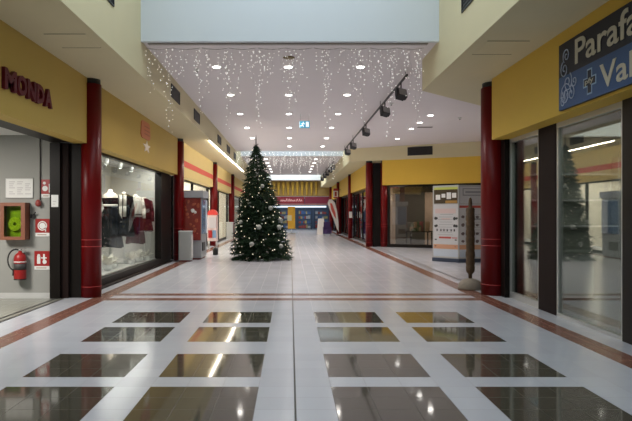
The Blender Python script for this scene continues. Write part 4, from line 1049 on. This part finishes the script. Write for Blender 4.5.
    bm = MB(); bm._add([(x0, 47.75, 0), (x1, 47.75, 0), (x1 + .1, 47.43, 1.25), (x0 + .1, 47.43, 1.25), (x0, 47.79, 0), (x1, 47.79, 0), (x1 + .1, 47.47, 1.25), (x0 + .1, 47.47, 1.25)], [(3, 2, 1, 0), (4, 5, 6, 7), (0, 4, 5, 1), (1, 5, 6, 2), (2, 6, 7, 3), (3, 7, 4, 0)])
    bm.build('rear_board', lightgrey, t)
    # purple seat
    t = thing('purple_armchair', (2.75, 46, 0), 'small dark purple padded seat beside the white A-frame board', 'chair')
    pu = mat('dark purple fabric', (0.08, 0.05, 0.14), 0.8)
    MB().bbox(2.5, 3.0, 45.8, 46.3, 0.12, 0.45, 0.06).build('seat', pu, t); MB().bbox(2.5, 3.0, 46.2, 46.36, 0.45, 1.0, 0.05).build('backrest', pu, t)
    MB().bbox(2.44, 2.5, 45.82, 46.3, 0.12, 0.65, 0.02).build('armrest', pu, t); MB().bbox(3.0, 3.06, 45.82, 46.3, 0.12, 0.65, 0.02).build('armrest', pu, t)
    for x in (2.53, 2.97):
        for y in (45.85, 46.28): MB().cyl((x, y, 0), (x, y, 0.13), 0.02, n=8).build('leg', alu, t)
    # hanging sign
    t = thing('projecting_sign', (3.75, 48.5, 2.9), 'small red and white sign jutting out by the far right column', 'sign')
    Mx = 48.5 / F; x0 = (333.3 - 290.5) * Mx; x1 = (338 - 290.5) * Mx
    MB().box(x0, x1, 48.47, 48.53, 2.85, 3.62).build('panel', paper, t)
    MB().box(x0, x1, 48.46, 48.469, 3.42, 3.62).box(x0, x1, 48.46, 48.469, 2.85, 2.95).box(x0 + 0.1, x0 + 0.2, 48.46, 48.469, 3.0, 3.36).box(x1 - 0.17, x1 - 0.1, 48.46, 48.469, 3.0, 3.36).build('red_print', red, t)
    MB().box(x1, 3.95, 48.48, 48.52, 3.5, 3.54).build('bracket', black, t)
    t = thing('wall_notice', (3.8, 40.2, 1.4), 'small pale notice hung on the first red column beyond pair', 'notice')
    MB().box(3.83, 4.03, 40.2, 40.225, 1.35, 1.75).build('sheet', paper, t)
far_end()

# ------------------------------------------------------------------ Christmas tree
def xmas_tree():
    cx, cy = -1.02, 21.6; rg = random.Random(21)
    LEAN = -0.19
    t = thing('christmas_tree', (cx, cy, 0), 'tall bushy green Christmas tree standing in the mall aisle', 'tree')
    MB().cyl((cx, cy, 0.02), (cx + LEAN, cy, 3.9), 0.07, 0.012, 12).build('trunk', mat('dark trunk', (0.04, 0.028, 0.02), 0.9), t)
    s = MB()
    for k in range(4):
        a = k * PI / 2 + 0.5; s.cyl((cx + 0.05 * math.cos(a), cy + 0.05 * math.sin(a), 0.22), (cx + 0.55 * math.cos(a), cy + 0.55 * math.sin(a), 0.02), 0.02, n=8)
    s.build('stand', black, t)
    H0, H1, R = 0.05, 3.92, 0.97
    g = MB(); pts_surface = []
    def needle(p, d, L, wd):
        side = d.cross(Vector((0, 0, 1)));
        if side.length < 0.01: side = Vector((1, 0, 0))
        side = side.normalized() * wd; up = side.cross(d).normalized() * wd
        m = 0 if rg.random() < 0.6 else 1
        g._add([p + side, p - side * 0.5 + up, p - side * 0.5 - up, p + d * L], [(0, 1, 3), (1, 2, 3), (2, 0, 3)], m)
    nl = 30
    for i in range(nl):
        q = i / (nl - 1); z = H0 + (H1 - H0) * (q ** 0.93); r = R * (1 - q) ** 0.80 + 0.06
        nb = max(7, int(38 * (1 - q) + 8))
        a0 = rg.random() * 6
        for b in range(nb):
            a = a0 + 2 * PI * b / nb + rg.uniform(-0.1, 0.1); rr = r * rg.uniform(0.84, 1.1)
            lx = cx + LEAN * q; base = Vector((lx, cy, z + 0.10 + 0.1 * (1 - q))); tip = Vector((lx + rr * math.cos(a), cy + rr * math.sin(a), z + rg.uniform(-0.06, 0.05)))
            ax = (tip - base).normalized()
            n = max(5, int(rr * 22))
            for k in range(n):
                f_ = 0.25 + 0.75 * (k + rg.random()) / n; p = base.lerp(tip, f_)
                for _ in range(3):
                    sd = Vector((rg.uniform(-1, 1), rg.uniform(-1, 1), rg.uniform(-0.9, 0.9)))
                    d = (ax * 0.9 + sd * 0.8).normalized(); needle(p, d, rg.uniform(0.09, 0.17), 0.011)
            pts_surface.append((tip, a))
    for k in range(40):
        z = rg.uniform(3.7, 4.0); d = Vector((rg.uniform(-1, 1), rg.uniform(-1, 1), 0.8)).normalized(); needle(Vector((cx + LEAN, cy, z)), d, 0.14, 0.01)
    g.build('foliage', [mat('dark pine needles', (0.008, 0.022, 0.011), 0.7, noise=0.3, spec=0.2), mat('mid pine needles', (0.02, 0.046, 0.02), 0.7, noise=0.3, spec=0.2)], t)
    top = MB(); top.lathe([(0.02, 0), (0.035, 0.03), (0.045, 0.08), (0.02, 0.12), (0.016, 0.32), (0.004, 0.46)], (cx + LEAN, cy, 3.92), 12)
    tp = top.build('tree_topper', mat('dark topper', (0.03, 0.03, 0.035), 0.3)); tag(tp, 'dark pointed finial on top of the Christmas tree', 'tree topper')
    def surf(px, py):
        z = 1.6 + (214 - py) * 21.0 / F
        q = min(0.99, max(0, ((z - H0) / (H1 - H0))) ** (1 / 0.93)); r = R * (1 - q) ** 0.80 + 0.06
        x = (px - 290.5) * 20.8 / F; lx = cx + LEAN * q; dx = max(-r * .95, min(r * .95, x - lx)); x = lx + dx; y = cy - math.sqrt(max(0, r * r - dx * dx)) - 0.02
        return Vector((x, y, 1.6 + (214 - py) * y / F))
    # fairy lights, one string
    s = thing('fairy_lights', (cx, cy, 0.3), 'string of small warm white lights wound round the Christmas tree', 'string lights')
    pts = []; n = 97
    for k in range(n):
        q = (k + 0.5) / n; qz = q; z = H0 + 0.12 + (H1 - H0 - 0.1) * (1 - (1 - q) ** 0.6) ; 
        qq = (z - H0) / (H1 - H0); r = (R * (1 - min(.99, qq)) ** 0.80 + 0.07) * 1.02; a = -PI / 2 + math.sin(k * 2.399) * 1.35
        pts.append(Vector((cx + LEAN * qq + r * math.cos(a), cy + r * math.sin(a), z + rg.uniform(-0.05, 0.05))))
    w_ = MB()
    hp = []
    for k in range(14 * 24):
        z = H0 + 0.15 + k * 3.6 / (14 * 24); qq = (z - H0) / (H1 - H0); r = (R * (1 - qq) ** 0.80 + 0.05) * 0.98
        hp.append((cx + LEAN * qq + r * math.cos(k * PI / 12), cy + r * math.sin(k * PI / 12), z))
    w_.tube(hp, 0.004, 4)
    w_.build('cable', mat('dark green cable', (0.02, 0.04, 0.02)), s)
    b0 = None
    for p in pts:
        if b0 is None:
            b0 = MB().octa((0, 0, 0), 0.017).build('bulb', bulb_w, None); ORG[b0.name] = Vector((0, 0, 0)); b0.parent = s; b0.location = p - Vector(s.location)
        else:
            c = b0.copy(); COL.objects.link(c); c.parent = s; c.location = p - Vector(s.location)
    # ornaments
    silver = mat('silver glitter', (0.32, 0.34, 0.32), 0.4, metal=0.2)
    for i, (px, py, rad, lb) in enumerate(((270.5, 208, .075, 'right of centre, upper middle'), (259, 227, .085, 'near the centre, lower middle'), (279, 227, .08, 'right side, lower middle'),
              (252, 244, .075, 'bottom left of centre'), (288, 220, .085, 'at the right edge, lower middle'), (281, 246, .07, 'bottom right'), (240, 222, .065, 'left edge, lower middle'), (262, 186, .06, 'centre, upper part'))):
        p = surf(px, py) - Vector((0, 0.03, 0)); g = MB()
        for k in range(14):
            a = k * 2.4; e = math.acos(1 - 2 * (k + 0.5) / 14); d = Vector((math.sin(e) * math.cos(a), math.sin(e) * math.sin(a), math.cos(e)))
            g.cyl(p, p + d * rad, 0.02, 0.032, 6)
        g.ball(p, rad * 0.6, 8)
        o = g.build('silver_ornament', silver); tag(o, 'large silver flower bauble on the Christmas tree, %s' % lb, 'ornament', 'large silver baubles on the tree')
    ob = None; sp = []
    for i in range(34):
        py = rg.uniform(165, 250); hw = (py - 150) / 100 * 30; px = 261 + rg.uniform(-hw, hw) * 0.95; sp.append((px < 260, px, py))
    words = ['topmost', 'second', 'third', 'fourth', 'fifth', 'sixth', 'seventh', 'eighth', 'ninth', 'tenth', 'eleventh', 'twelfth', 'thirteenth', 'fourteenth', 'fifteenth', 'sixteenth', 'seventeenth', 'eighteenth', 'nineteenth', 'twentieth', 'twenty-first', 'twenty-second', 'twenty-third']
    for left in (True, False):
        for k, (_, px, py) in enumerate(sorted([q for q in sp if q[0] == left], key=lambda q: q[2])):
            p = surf(px, py); lb = 'small plain dull silver bauble, %s from the top on the tree\'s %s half' % (words[k], 'left' if left else 'right')
            if ob is None:
                ob = MB().ball((0, 0, 0), 0.026, 8).build('small_bauble', mat('dull silver', (0.25, 0.26, 0.24), 0.3, metal=0.5)); ob.location = p; ORG[ob.name] = p
                tag(ob, lb, 'ornament', 'small silver baubles on the tree')
            else:
                c = ob.copy(); COL.objects.link(c); c.location = p; c['label'] = lb
xmas_tree()
